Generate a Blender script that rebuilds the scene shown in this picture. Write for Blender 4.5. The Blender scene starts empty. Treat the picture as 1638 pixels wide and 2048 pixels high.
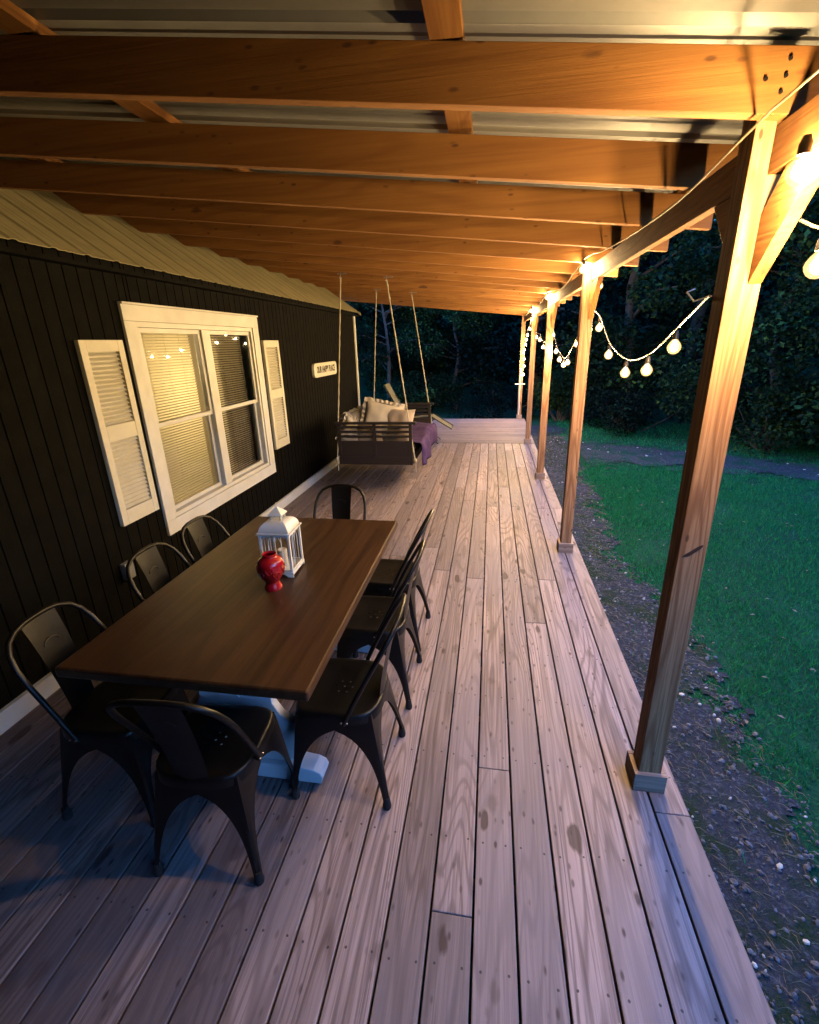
import bpy, bmesh, math, random
import numpy as np
from mathutils import Vector, Matrix, Euler
R = math.radians
scene = bpy.context.scene
col = scene.collection

# ------------------------------------------------------------------ camera
H = 1.8314
yaw, pitch, roll, fpx = 0.1736, -0.3446, -0.0292, 938.78
def cam_basis():
    cy, sy = math.cos(yaw), math.sin(yaw)
    f0 = Vector((-sy, cy, 0)); rt = Vector((cy, sy, 0)); up0 = Vector((0, 0, 1))
    cp, sp = math.cos(pitch), math.sin(pitch)
    fw = cp*f0 + sp*up0; up = -sp*f0 + cp*up0
    cr, sr = math.cos(roll), math.sin(roll)
    return cr*rt + sr*up, -sr*rt + cr*up, fw
rt, up, fw = cam_basis()
cam = bpy.data.cameras.new('camera'); camo = bpy.data.objects.new('camera', cam); col.objects.link(camo)
cam.sensor_fit = 'HORIZONTAL'; cam.sensor_width = 36; cam.lens = fpx/1638*36
cam.clip_start = 0.02; cam.clip_end = 500
m = Matrix.Identity(4)
for i in range(3):
    m[i][0], m[i][1], m[i][2] = rt[i], up[i], -fw[i]
m[2][3] = H
camo.matrix_world = m
scene.camera = camo

# ------------------------------------------------------------------ light
SKY = 0.15
SUNSTR = 0.016
BULB = 205.0
EXPO = 4.65
ROOM = 2.6
world = bpy.data.worlds.new('World'); scene.world = world; world.use_nodes = True
wn = world.node_tree; wn.nodes.clear()
sky = wn.nodes.new('ShaderNodeTexSky'); sky.sky_type = 'NISHITA'; sky.sun_disc = False
SUN_EL, SUN_ROT = R(7.0), R(120)
sky.sun_elevation = SUN_EL; sky.sun_rotation = SUN_ROT
sky.ozone_density = 7.5; sky.air_density = 1.0; sky.dust_density = 0.3
bg = wn.nodes.new('ShaderNodeBackground'); bg.inputs[1].default_value = SKY
wo = wn.nodes.new('ShaderNodeOutputWorld')
wn.links.new(sky.outputs[0], bg.inputs[0]); wn.links.new(bg.outputs[0], wo.inputs[0])
if SUNSTR > 0:
    sl = bpy.data.lights.new('sun', 'SUN'); sl.energy = SUNSTR; sl.angle = R(25); sl.color = (0.5, 0.55, 1.0)
    so = bpy.data.objects.new('sun', sl); col.objects.link(so)
    so.rotation_euler = (R(64), 0, R(45))
scene.view_settings.view_transform = 'Standard'; scene.view_settings.look = 'None'
scene.view_settings.exposure = EXPO; scene.view_settings.gamma = 1.0
scene.cycles.use_denoising = True
scene.cycles.max_bounces = 8
scene.cycles.diffuse_bounces = 0
scene.cycles.sample_clamp_indirect = 6.0

# ------------------------------------------------------------------ materials
def newmat(name):
    mt = bpy.data.materials.new(name); mt.use_nodes = True
    nt = mt.node_tree; nt.nodes.clear()
    out = nt.nodes.new('ShaderNodeOutputMaterial'); b = nt.nodes.new('ShaderNodeBsdfPrincipled')
    nt.links.new(b.outputs[0], out.inputs[0])
    return mt, nt, b
def nd(nt, t, **k):
    n = nt.nodes.new(t)
    for a, v in k.items(): setattr(n, a, v)
    return n
def mathn(nt, op, a, b=None, clamp=False):
    n = nd(nt, 'ShaderNodeMath', operation=op, use_clamp=clamp)
    for i, v in enumerate((a, b)):
        if v is None: continue
        if isinstance(v, (int, float)): n.inputs[i].default_value = v
        else: nt.links.new(v, n.inputs[i])
    return n.outputs[0]
def mixc(nt, fac, a, b, mode='MIX'):
    n = nd(nt, 'ShaderNodeMix', data_type='RGBA', blend_type=mode)
    for i, v in ((0, fac), (6, a), (7, b)):
        if isinstance(v, (int, float)): n.inputs[i].default_value = v
        elif isinstance(v, tuple): n.inputs[i].default_value = (*v, 1)
        else: nt.links.new(v, n.inputs[i])
    return n.outputs[2]
def ramp(nt, fac, stops, interp='LINEAR'):
    n = nd(nt, 'ShaderNodeValToRGB'); cr = n.color_ramp; cr.interpolation = interp
    while len(cr.elements) < len(stops): cr.elements.new(0.5)
    for e, (p, c) in zip(cr.elements, stops):
        e.position = p; e.color = (*c, 1) if isinstance(c, tuple) else (c, c, c, 1)
    nt.links.new(fac, n.inputs[0]); return n.outputs[0]
def vmul(nt, v, s):
    n = nd(nt, 'ShaderNodeVectorMath', operation='MULTIPLY'); nt.links.new(v, n.inputs[0]); n.inputs[1].default_value = s
    return n.outputs[0]
def noise(nt, v, scale, detail=4, rough=.6, dist=0.):
    n = nd(nt, 'ShaderNodeTexNoise'); nt.links.new(v, n.inputs['Vector'])
    n.inputs['Scale'].default_value = scale; n.inputs['Detail'].default_value = detail
    n.inputs['Roughness'].default_value = rough; n.inputs['Distortion'].default_value = dist
    return n.outputs[0]
def bump(nt, h, strength, dist, bsdf):
    n = nd(nt, 'ShaderNodeBump'); n.inputs['Strength'].default_value = strength; n.inputs['Distance'].default_value = dist
    nt.links.new(h, n.inputs['Height']); nt.links.new(n.outputs[0], bsdf.inputs['Normal'])

def wood(name, axis, base, dark, knot=(.12, .07, .04), rough=.75, streak=.5, stain=.35, knots=1.0, weather=None, spots=False, vary=.25, fscale=90., rings=95.):
    """Sawn timber: axis is the grain direction (0 x, 1 y, 2 z); every board is offset by its own bid attribute."""
    mt, nt, b = newmat(name)
    tc = nd(nt, 'ShaderNodeTexCoord')
    at = nd(nt, 'ShaderNodeAttribute', attribute_name='bid')
    off = nd(nt, 'ShaderNodeVectorMath', operation='MULTIPLY'); off.inputs[1].default_value = (17.3, 29.1, 11.7)
    cb = nd(nt, 'ShaderNodeCombineXYZ')
    for i in range(3): nt.links.new(at.outputs['Fac'], cb.inputs[i])
    nt.links.new(cb.outputs[0], off.inputs[0])
    add = nd(nt, 'ShaderNodeVectorMath', operation='ADD')
    nt.links.new(tc.outputs['Object'], add.inputs[0]); nt.links.new(off.outputs[0], add.inputs[1])
    P = add.outputs[0]
    def sc(al, ac):
        s = [ac, ac, ac]; s[axis] = al; return vmul(nt, P, tuple(s))
    # warp so the grain swings round
    fine = noise(nt, sc(1.6, fscale), 1.0, 5, .7)
    mid = noise(nt, sc(.9, 14), 1.0, 3, .5, .6)
    # cathedral figure: sine of a slow warped field
    fld = noise(nt, sc(.55, 5.5), 1.0, 1, .4, .25)
    ring = mathn(nt, 'SINE', mathn(nt, 'MULTIPLY', fld, rings))
    ring = mathn(nt, 'MULTIPLY_ADD', ring, .5); ring.node.inputs[2].default_value = .5
    big = noise(nt, sc(.8, 2.2), 1.0, 3, .6)
    c = mixc(nt, mathn(nt, 'MULTIPLY', ramp(nt, fine, [(.40, 1.), (.56, 0.)]), streak), base, dark)
    c = mixc(nt, mathn(nt, 'MULTIPLY', ramp(nt, ring, [(0., 1.), (.42, 0.)]), streak*1.05), c, dark)
    c = mixc(nt, mathn(nt, 'MULTIPLY', ramp(nt, mid, [(.45, 0.), (.7, 1.)]), stain), c, dark)
    if weather:
        c = mixc(nt, ramp(nt, big, [(.4, 0.), (.62, .7)]), c, weather)
    vn = nd(nt, 'ShaderNodeMath', operation='MULTIPLY_ADD'); nt.links.new(at.outputs['Fac'], vn.inputs[0])
    fr = mathn(nt, 'FRACT', mathn(nt, 'MULTIPLY', at.outputs['Fac'], 7.31))
    br = mathn(nt, 'MULTIPLY_ADD', fr, vary); br.node.inputs[2].default_value = 1 - vary*.6
    hs = nd(nt, 'ShaderNodeHueSaturation'); nt.links.new(c, hs.inputs['Color']); nt.links.new(br, hs.inputs['Value'])
    c = hs.outputs[0]
    if knots > 0:
        s = [7.0, 7.0, 7.0]; s[axis] = 2.6
        vo = nd(nt, 'ShaderNodeTexVoronoi'); vo.inputs['Scale'].default_value = 1.0
        nt.links.new(vmul(nt, P, tuple(s)), vo.inputs['Vector'])
        sep = nd(nt, 'ShaderNodeSeparateColor'); nt.links.new(vo.outputs['Color'], sep.inputs[0])
        wob = noise(nt, sc(9, 30), 1.0, 2, .5)
        d = mathn(nt, 'ADD', vo.outputs['Distance'], mathn(nt, 'MULTIPLY', mathn(nt, 'SUBTRACT', wob, .5), .22))
        rad = mathn(nt, 'MULTIPLY', sep.outputs[1], .13)
        k = mathn(nt, 'LESS_THAN', d, mathn(nt, 'ADD', rad, .035))
        soft = ramp(nt, mathn(nt, 'SUBTRACT', d, rad), [(.02, 1.), (.07, 0.)])
        on = mathn(nt, 'GREATER_THAN', sep.outputs[0], 1 - .5*knots)
        kf = mathn(nt, 'MULTIPLY', soft, mathn(nt, 'MULTIPLY', on, .85))
        c = mixc(nt, kf, c, knot)
        # small dark flecks and drips
        s2 = [34., 34., 34.]; s2[axis] = 14.
        v2 = nd(nt, 'ShaderNodeTexVoronoi'); nt.links.new(vmul(nt, P, tuple(s2)), v2.inputs['Vector']); v2.inputs['Scale'].default_value = 1.
        se2 = nd(nt, 'ShaderNodeSeparateColor'); nt.links.new(v2.outputs['Color'], se2.inputs[0])
        f2 = mathn(nt, 'MULTIPLY', ramp(nt, v2.outputs['Distance'], [(.12, 1.), (.26, 0.)]), mathn(nt, 'GREATER_THAN', se2.outputs[0], .82 if not spots else .62))
        c = mixc(nt, mathn(nt, 'MULTIPLY', f2, mathn(nt, 'ADD', mathn(nt, 'MULTIPLY', se2.outputs[2], .6), .3)), c, knot)
        if spots:   # two screws per board over every joist
            sx = nd(nt, 'ShaderNodeSeparateXYZ'); nt.links.new(tc.outputs['Object'], sx.inputs[0])
            jit = noise(nt, vmul(nt, tc.outputs['Object'], (5., 2.4, 1.)), 1., 0, 0)
            uu = mathn(nt, 'FRACT', mathn(nt, 'DIVIDE', mathn(nt, 'ADD', mathn(nt, 'SUBTRACT', sx.outputs[0], .7124), 14.37), .1437))
            ua = mathn(nt, 'MULTIPLY', mathn(nt, 'ABSOLUTE', mathn(nt, 'SUBTRACT', mathn(nt, 'ABSOLUTE', mathn(nt, 'SUBTRACT', uu, .5)), .30)), .1437)
            vv = mathn(nt, 'FRACT', mathn(nt, 'DIVIDE', mathn(nt, 'ADD', sx.outputs[1], mathn(nt, 'MULTIPLY_ADD', jit, .05)), .406))
            va = mathn(nt, 'MULTIPLY', mathn(nt, 'ABSOLUTE', mathn(nt, 'SUBTRACT', vv, .5)), .406)
            dd = mathn(nt, 'SQRT', mathn(nt, 'ADD', mathn(nt, 'MULTIPLY', ua, ua), mathn(nt, 'MULTIPLY', va, va)))
            c = mixc(nt, mathn(nt, 'MULTIPLY', mathn(nt, 'LESS_THAN', dd, .0042), .85), c, (.03, .025, .022))
            # leaf-tannin stains: soft irregular blots
            s3 = [9., 9., 9.]; s3[axis] = 5.
            wv = noise(nt, sc(8, 16), 1.0, 2, .5)
            v3 = nd(nt, 'ShaderNodeTexVoronoi'); nt.links.new(vmul(nt, P, tuple(s3)), v3.inputs['Vector']); v3.inputs['Scale'].default_value = 1.
            se3 = nd(nt, 'ShaderNodeSeparateColor'); nt.links.new(v3.outputs['Color'], se3.inputs[0])
            d3 = mathn(nt, 'ADD', v3.outputs['Distance'], mathn(nt, 'MULTIPLY', mathn(nt, 'SUBTRACT', wv, .5), .5))
            f3 = mathn(nt, 'MULTIPLY', ramp(nt, d3, [(.15, 1.), (.24, 0.)]), mathn(nt, 'GREATER_THAN', se3.outputs[1], .72))
            c = mixc(nt, mathn(nt, 'MULTIPLY', f3, .5), c, dark)
    nt.links.new(c, b.inputs['Base Color']); b.inputs['Roughness'].default_value = rough
    bump(nt, mathn(nt, 'ADD', fine, mathn(nt, 'MULTIPLY', ring, .25)), .35, .004, b)
    return mt

def plain(name, c, rough=.5, metal=0., spec=.5, var=.0, vscale=6., bmp=0., bscale=80., coat=0., c2=None):
    mt, nt, b = newmat(name)
    b.inputs['Roughness'].default_value = rough; b.inputs['Metallic'].default_value = metal
    b.inputs['Specular IOR Level'].default_value = spec
    b.inputs['Coat Weight'].default_value = coat
    tc = nd(nt, 'ShaderNodeTexCoord')
    if var > 0 or c2:
        n = noise(nt, tc.outputs['Object'], vscale, 5, .65)
        d = c2 or tuple(x*(1-var) for x in c)
        cc = mixc(nt, ramp(nt, n, [(.35, 0.), (.65, 1.)]), c, d)
        nt.links.new(cc, b.inputs['Base Color'])
        r = mathn(nt, 'MULTIPLY_ADD', n, .25); r.node.inputs[2].default_value = rough - .1
        nt.links.new(r, b.inputs['Roughness'])
    else: b.inputs['Base Color'].default_value = (*c, 1)
    if bmp > 0:
        bump(nt, noise(nt, tc.outputs['Object'], bscale, 4, .6), bmp, .003, b)
    return mt

M = {}
M['deck'] = wood('deck_boards', 1, (.40, .295, .262), (.10, .066, .057), knot=(.045, .025, .022), streak=.62, stain=.5, weather=(.235, .188, .188), spots=True, knots=1.3, rings=120., vary=.48, rough=.62)
M['deckx'] = wood('deck_boards_crosswise', 0, (.36, .265, .235), (.10, .066, .057), knot=(.05, .03, .027), streak=.6, stain=.7, knots=1.3, weather=(.22, .175, .175), vary=.4, rough=.75)
pine, pined = (.38, .165, .040), (.17, .055, .011)
M['rafter'] = wood('pine_rafter', 0, pine, pined, knot=(.10, .04, .015), streak=.22, stain=.5, fscale=110., rings=60., vary=.2)
M['header'] = wood('pine_header', 1, pine, pined, knot=(.13, .05, .02), streak=.4, stain=.35)
M['post'] = wood('pine_post', 2, (.58, .31, .145), (.26, .11, .042), knot=(.06, .025, .012), streak=.8, stain=.3, knots=.7, fscale=75., rings=120.)
M['board_end'] = wood('post_trim_wood', 0, (.44, .30, .22), (.22, .13, .09), streak=.6, stain=.3, knots=.3)
M['board_endy'] = wood('post_trim_side', 1, (.44, .30, .22), (.22, .13, .09), streak=.6, stain=.3, knots=.3)
M['roofmetal'] = plain('galvanised_sheet', (.34, .335, .31), .45, .3, .5, var=.18, vscale=3.)
M['houseroof'] = plain('tan_metal_roof', (.50, .43, .24), .55, .05, .5, var=.25, vscale=2.5, bmp=.15, bscale=30.)
M['siding'] = plain('black_siding', (.0055, .005, .0036), .8, 0, .08, var=.35, vscale=9., bmp=.7, bscale=90.)
M['white'] = plain('white_trim_paint', (.84, .81, .74), .5, 0, .5, var=.1, vscale=5., bmp=.2, bscale=60.)
M['wframe'] = plain('window_vinyl', (.82, .79, .71), .4, 0, .5, var=.06, vscale=8.)
M['shutter'] = plain('cream_shutter_plastic', (.80, .74, .58), .5, 0, .4, var=.08, vscale=7., bmp=.12, bscale=120.)
M['roomwall'] = plain('room_wall', (.6, .52, .36), .8)
M['cord'] = plain('cream_cord', (.6, .55, .42), .8)
M['room'] = plain('dark_curtain', (.16, .13, .08), .9)
M['table'] = wood('brown_stained_top', 1, (.066, .029, .012), (.024, .010, .0045), knots=0, streak=.55, stain=.7, rough=.36, fscale=60., rings=40.)
M['tblwhite'] = plain('white_table_paint', (.86, .86, .86), .45, 0, .5, var=.08, vscale=9.)
M['chair'] = plain('black_powder_coat', (.008, .007, .0065), .36, .2, .4, var=.25, vscale=20., bmp=.12, bscale=150.)
M['rubber'] = plain('black_rubber', (.012, .012, .012), .8)
M['lantern'] = plain('white_lantern_metal', (.88, .86, .80), .4, 0, .5, var=.1, vscale=14.)
M['candle'] = plain('candle_wax', (.75, .66, .52), .5)
M['vase'] = plain('red_glazed_ceramic', (.52, .008, .015), .12, 0, .6, coat=.6, c2=(.36, .004, .01), vscale=14.)
M['swing'] = wood('dark_swing_wood', 1, (.012, .0055, .005), (.006, .003, .003), knots=0, streak=.5, rough=.65)
M['rope'] = plain('twisted_rope', (.50, .44, .33), .9, bmp=.6, bscale=200.)
M['pillow'] = plain('cream_linen', (.66, .56, .42), .9, 0, .2, var=.12, vscale=8., bmp=.5, bscale=220.)
M['pillow2'] = plain('tan_linen', (.58, .45, .33), .9, 0, .2, var=.15, vscale=8., bmp=.5, bscale=220.)
M['blanket'] = plain('purple_fleece', (.10, .06, .135), .95, 0, .1, var=.3, vscale=6., bmp=.7, bscale=90., c2=(.05, .025, .10))
M['sling'] = plain('grey_mesh_sling', (.20, .19, .14), .8, var=.2, bmp=.4, bscale=300.)
M['tube'] = plain('dark_tube', (.03, .03, .03), .4, .6)
M['steel'] = plain('steel_hardware', (.4, .4, .42), .35, .9)
M['wire'] = plain('light_string_wire', (.20, .15, .08), .55)
M['socket'] = plain('black_socket', (.03, .025, .02), .5)
M['ink'] = plain('black_lettering', (.02, .02, .018), .7)
M['signwhite'] = plain('white_sign_face', (.78, .73, .60), .55, var=.08, vscale=12.)
M['bark'] = plain('bark', (.07, .05, .035), .9, var=.5, vscale=12., bmp=1., bscale=30.)
M['stone'] = plain('gravel_stone', (.15, .16, .19), .8, c2=(.045, .048, .06), vscale=18., bmp=.5, bscale=60.)
M['palestone'] = plain('pale_stone', (.5, .49, .47), .75)

def globe():
    mt, nt, b = newmat('halo_glow_glass')
    out = nt.nodes['Material Output']
    tr = nd(nt, 'ShaderNodeBsdfTransparent'); em = nd(nt, 'ShaderNodeEmission'); em.inputs[0].default_value = (1., .60, .20, 1); em.inputs[1].default_value = .14  # faint emission in the glass stands in for the halo round the bulb
    gl = nd(nt, 'ShaderNodeBsdfGlossy'); gl.inputs['Roughness'].default_value = .1
    m1 = nd(nt, 'ShaderNodeMixShader'); m1.inputs[0].default_value = .06; nt.links.new(tr.outputs[0], m1.inputs[1]); nt.links.new(gl.outputs[0], m1.inputs[2])
    m2 = nd(nt, 'ShaderNodeMixShader'); m2.inputs[0].default_value = .30; nt.links.new(m1.outputs[0], m2.inputs[1]); nt.links.new(em.outputs[0], m2.inputs[2])
    nt.links.new(m2.outputs[0], out.inputs[0]); nt.nodes.remove(b)
    return mt
def emis():
    mt, nt, b = newmat('warm_bulb_core')
    b.inputs['Base Color'].default_value = (.9, .7, .4, 1)
    b.inputs['Emission Color'].default_value = (1.0, .67, .30, 1); b.inputs['Emission Strength'].default_value = BULB
    return mt
M['bulb'] = emis(); M['globe'] = globe()
def glass():
    mt, nt, b = newmat('window_glass')
    out = nt.nodes['Material Output']
    tr = nd(nt, 'ShaderNodeBsdfTransparent'); gl = nd(nt, 'ShaderNodeBsdfGlossy'); gl.inputs['Roughness'].default_value = .02
    fr = nd(nt, 'ShaderNodeFresnel'); fr.inputs[0].default_value = 1.5
    mx = nd(nt, 'ShaderNodeMixShader'); f = mathn(nt, 'MULTIPLY', fr.outputs[0], 1.3, True)
    nt.links.new(f, mx.inputs[0]); nt.links.new(tr.outputs[0], mx.inputs[1]); nt.links.new(gl.outputs[0], mx.inputs[2])
    nt.links.new(mx.outputs[0], out.inputs[0]); nt.nodes.remove(b)
    return mt
M['glass'] = glass()
def leafmat(name, c1, c2, trans=.35, pw=1.):
    mt, nt, b = newmat(name)
    out = nt.nodes['Material Output']
    at = nd(nt, 'ShaderNodeAttribute', attribute_name='bid')
    c = mixc(nt, mathn(nt, 'POWER', at.outputs['Fac'], pw), c1, c2)
    nt.links.new(c, b.inputs['Base Color']); b.inputs['Roughness'].default_value = .6; b.inputs['Specular IOR Level'].default_value = .12
    tr = nd(nt, 'ShaderNodeBsdfTranslucent'); nt.links.new(c, tr.inputs[0])
    mx = nd(nt, 'ShaderNodeMixShader'); mx.inputs[0].default_value = trans
    nt.links.new(b.outputs[0], mx.inputs[1]); nt.links.new(tr.outputs[0], mx.inputs[2]); nt.links.new(mx.outputs[0], out.inputs[0])
    return mt
M['blind'] = leafmat('blind_slat', (.72, .66, .48), (.72, .66, .48), .45)
M['leaf'] = leafmat('leaf_green', (.003, .012, .005), (.09, .20, .045), pw=4.5)  # few bright leaves: sparse highlights put into the leaf colour
M['leafdark'] = leafmat('leaf_dark_green', (.001, .004, .0025), (.010, .045, .028), pw=5.)  # same skew, highlights coloured into rare leaves
M['grass'] = leafmat('grass_blade', (.004, .13, .055), (.03, .33, .08), .3, pw=1.7)
def groundmat(name, cols, scales, bmp=.8, moss=None):
    mt, nt, b = newmat(name)
    tc = nd(nt, 'ShaderNodeTexCoord')
    a = noise(nt, tc.outputs['Object'], scales[0], 6, .7); d = noise(nt, tc.outputs['Object'], scales[1], 4, .7)
    c = mixc(nt, ramp(nt, a, [(.35, 0.), (.65, 1.)]), cols[0], cols[1])
    c = mixc(nt, ramp(nt, d, [(.5, 0.), (.68, 1.)]), c, cols[2])
    if moss: c = mixc(nt, ramp(nt, noise(nt, tc.outputs['Object'], 2.2, 6, .75), [(.48, 0.), (.58, 1.)]), c, moss)
    nt.links.new(c, b.inputs['Base Color']); b.inputs['Roughness'].default_value = .95
    b.inputs['Specular IOR Level'].default_value = .2
    bump(nt, d, bmp, .03, b)
    return mt
M['lawn'] = groundmat('lawn_turf', [(.003, .035, .018), (.006, .07, .03), (.012, .10, .04)], (1.2, 40.))
M['gravel'] = groundmat('gravel_and_litter', [(.020, .024, .034), (.038, .044, .06), (.085, .095, .12)], (2.5, 45.), 1., moss=(.016, .034, .018))
M['dirt'] = groundmat('bare_dirt', [(.025, .032, .038), (.04, .048, .055), (.10, .11, .12)], (1.5, 25.), 1., moss=(.006, .05, .03))
M['hill'] = groundmat('forest_floor', [(.01, .016, .008), (.016, .024, .012), (.02, .03, .015)], (.5, 3.), 1.)

# ------------------------------------------------------------------ mesh helper
class MB:
    def __init__(s): s.v = []; s.f = []; s.b = []
    def add(s, vs, fs, bid=0.):
        o = len(s.v); s.v += [tuple(v) for v in vs]; s.f += [tuple(i+o for i in f) for f in fs]; s.b += [bid]*len(fs); return s
    def bm(s, bm, mat=None, bid=0.):
        bm.verts.ensure_lookup_table()
        for i, v in enumerate(bm.verts): v.index = i
        vs = [(mat @ v.co) if mat else v.co.copy() for v in bm.verts]
        s.add(vs, [[v.index for v in f.verts] for f in bm.faces], bid); bm.free(); return s
    def box(s, x0, x1, y0, y1, z0, z1, bev=0., bid=0., mat=None):
        b = bmesh.new(); bmesh.ops.create_cube(b, size=1)
        for v in b.verts:
            v.co = Vector((x0+(v.co.x+.5)*(x1-x0), y0+(v.co.y+.5)*(y1-y0), z0+(v.co.z+.5)*(z1-z0)))
        if bev > 0: bmesh.ops.bevel(b, geom=list(b.edges), offset=bev, segments=2, affect='EDGES', profile=.5)
        return s.bm(b, mat, bid)
    def bar(s, p, q, w, h, bev=0., bid=0., upv=(0, 0, 1)):
        """box from p to q; w along the side direction, h along the up direction"""
        p, q = Vector(p), Vector(q); d = q-p; L = d.length; d.normalize()
        u = Vector(upv); sd = d.cross(u)
        if sd.length < 1e-4: sd = d.cross(Vector((1, 0, 0)))
        sd.normalize(); u = sd.cross(d)
        mt = Matrix.Identity(4)
        for i in range(3): mt[i][0], mt[i][1], mt[i][2], mt[i][3] = d[i], sd[i], u[i], p[i]
        return s.box(0, L, -w/2, w/2, -h/2, h/2, bev, bid, mt)
    def tube(s, pts, r, n=8, closed=False, bid=0., caps=True):
        pts = [Vector(p) for p in pts]; N = len(pts); rings = []
        rr = r if isinstance(r, (list, tuple)) else [r]*N
        prev = None; vs = []
        for i, p in enumerate(pts):
            a = pts[(i-1) % N] if (closed or i > 0) else p; c = pts[(i+1) % N] if (closed or i < N-1) else p
            t = (c-a).normalized()
            if prev is None:
                x = t.orthogonal().normalized()
            else:
                x = (prev - t*prev.dot(t)); x = x.normalized() if x.length > 1e-6 else t.orthogonal().normalized()
            prev = x; y = t.cross(x)
            for k in range(n):
                an = 2*math.pi*k/n; vs.append(p + (x*math.cos(an)+y*math.sin(an))*rr[i])
        fs = []
        for i in range(N if closed else N-1):
            for k in range(n):
                a = i*n+k; b2 = i*n+(k+1) % n; j = (i+1) % N
                fs.append((a, b2, j*n+(k+1) % n, j*n+k))
        if not closed and caps: fs += [tuple(range(n))[::-1], tuple((N-1)*n+k for k in range(n))]
        return s.add(vs, fs, bid)
    def lathe(s, prof, n=24, c=(0, 0, 0), bid=0.):
        vs = []; fs = []
        for (r, z) in prof:
            for k in range(n):
                a = 2*math.pi*k/n; vs.append((c[0]+r*math.cos(a), c[1]+r*math.sin(a), c[2]+z))
        for i in range(len(prof)-1):
            for k in range(n):
                fs.append((i*n+k, i*n+(k+1) % n, (i+1)*n+(k+1) % n, (i+1)*n+k))
        return s.add(vs, fs, bid)
    def ico(s, c, r, sub=1, scale=(1, 1, 1), rot=None, bid=0.):
        b = bmesh.new(); bmesh.ops.create_icosphere(b, subdivisions=sub, radius=r)
        mt = Matrix.Translation(c) @ (rot.to_matrix().to_4x4() if rot else Matrix.Identity(4)) @ Matrix.Diagonal((*scale, 1))
        return s.bm(b, mt, bid)
    def prism(s, pts, axis, a0, a1, bid=0., mat=None, bev=0.):
        """outline pts (u,v) in the plane normal to axis, extruded a0..a1. axis 1: (x,z); axis 0: (y,z); axis 2: (x,y)"""
        def P(u, v, a): return {0: (a, u, v), 1: (u, a, v), 2: (u, v, a)}[axis]
        b = bmesh.new(); n = len(pts)
        lo = [b.verts.new(P(u, v, a0)) for u, v in pts]; hi = [b.verts.new(P(u, v, a1)) for u, v in pts]
        b.faces.new(lo[::-1]); b.faces.new(hi)
        for i in range(n): b.faces.new((lo[i], lo[(i+1) % n], hi[(i+1) % n], hi[i]))
        bmesh.ops.recalc_face_normals(b, faces=b.faces)
        if bev > 0:
            es = [e for e in b.edges if len(e.link_faces) == 2 and e.calc_face_angle(0) > .6]
            bmesh.ops.bevel(b, geom=es, offset=bev, segments=2, affect='EDGES', profile=.5)
        return s.bm(b, mat, bid)
    def build(s, name, mat, parent=None, loc=None, smooth=None, world=False):
        me = bpy.data.meshes.new(name)
        off = Vector((0, 0, 0))
        if world and parent is not None:
            q = parent
            while q is not None: off += q.location; q = q.parent
        vs = [(v[0]-off.x, v[1]-off.y, v[2]-off.z) for v in s.v] if off.length else s.v
        me.from_pydata(vs, [], s.f); me.update()
        at = me.attributes.new('bid', 'FLOAT', 'FACE'); at.data.foreach_set('value', np.array(s.b, 'f'))
        if isinstance(mat, str): mat = M[mat]
        me.materials.append(mat)
        if smooth is not None:
            me.shade_smooth(); me.set_sharp_from_angle(angle=R(smooth))
        o = bpy.data.objects.new(name, me); col.objects.link(o)
        if loc: o.location = loc
        if parent is not None: o.parent = parent
        return o

def tag(o, label, cat=None, group=None, kind=None):
    if label: o['label'] = label
    if cat: o['category'] = cat
    if group: o['group'] = group
    if kind: o['kind'] = kind
    return o
def thing(name, loc, label, cat, group=None, rz=0.):
    o = bpy.data.objects.new(name, None); col.objects.link(o); o.empty_display_size = .1
    o.location = loc; o.rotation_euler = (0, 0, rz)
    return tag(o, label, cat, group)
def copy_tree(o, parent=None):
    c = o.copy(); col.objects.link(c); c.parent = parent
    for ch in list(o.children): copy_tree(ch, c)
    return c
def smoothstep(t): t = max(0., min(1., t)); return t*t*(3-2*t)
random.seed(5); rnd = random.random
G = -.45       # yard level
SL = .115      # porch roof slope
def zr(x): return 2.36 - SL*(x-.64)     # underside of the rafters
PX0, PX1 = .671, .760                  # post sides
POSTS = [1.64-2.44, 1.64, 1.64+2.44, 1.64+4.88, 1.64+7.32, 12.01]
RAFT = [1.60+.61*k for k in range(-9, 18)]  # first rafters carry the roof behind the camera, added to block sky

# ------------------------------------------------------------------ deck
BW = .1437; EX = .7124+.1355
def board(mb, x0, x1, y0, y1, bid): mb.box(x0, x1, y0, y1, -.038, 0., .0035, bid)
mb = MB(); GAP = .0075
forced = {3: [2.876], 5: [1.647], 6: [1.043], 2: [3.519, 7.2], 1: [5.28], 0: [1.53, 5.3], 4: [6.1], 8: [3.6], 11: [3.845], 7: [5.5], 9: [.4]}
x = EX; i = 0
while x > -2.45:
    x0 = x-BW
    if i == 0: x0 = .7124 + GAP/2; xx1 = EX
    else: x0 = .7124-i*BW+GAP/2; xx1 = .7124-(i-1)*BW-GAP/2
    js = sorted(forced.get(i, [random.uniform(.3, 4.5)]))
    js = [-2.6]+js
    while js[-1] < 6.5: js.append(js[-1]+random.choice([2.44, 3.05, 3.66]))
    js = [j for j in js if j < 8.5]+[8.965]
    for a, b2 in zip(js[:-1], js[1:]):
        board(mb, max(x0, -2.438), xx1, a+.0015, b2-.0015, rnd()*10+i*.37)
    x = .7124-i*BW; i += 1
dk = mb.build('deck', 'deck'); tag(dk, None, None, None, 'structure')
mb = MB(); y = 8.97
while y < 12.0:
    mb.box(-3.9, EX+.0, y+.0018, min(y+.142, 12.055), -.038, 0., .0012, rnd()*10); y += BW
o = mb.build('deck_crosswise', 'deckx'); tag(o, None, None, None, 'structure')
mb = MB()  # joists and rim under the boards
mb.box(.80, .838, -2.55, 12.04, -.28, -.040, .002, .3)
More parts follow.
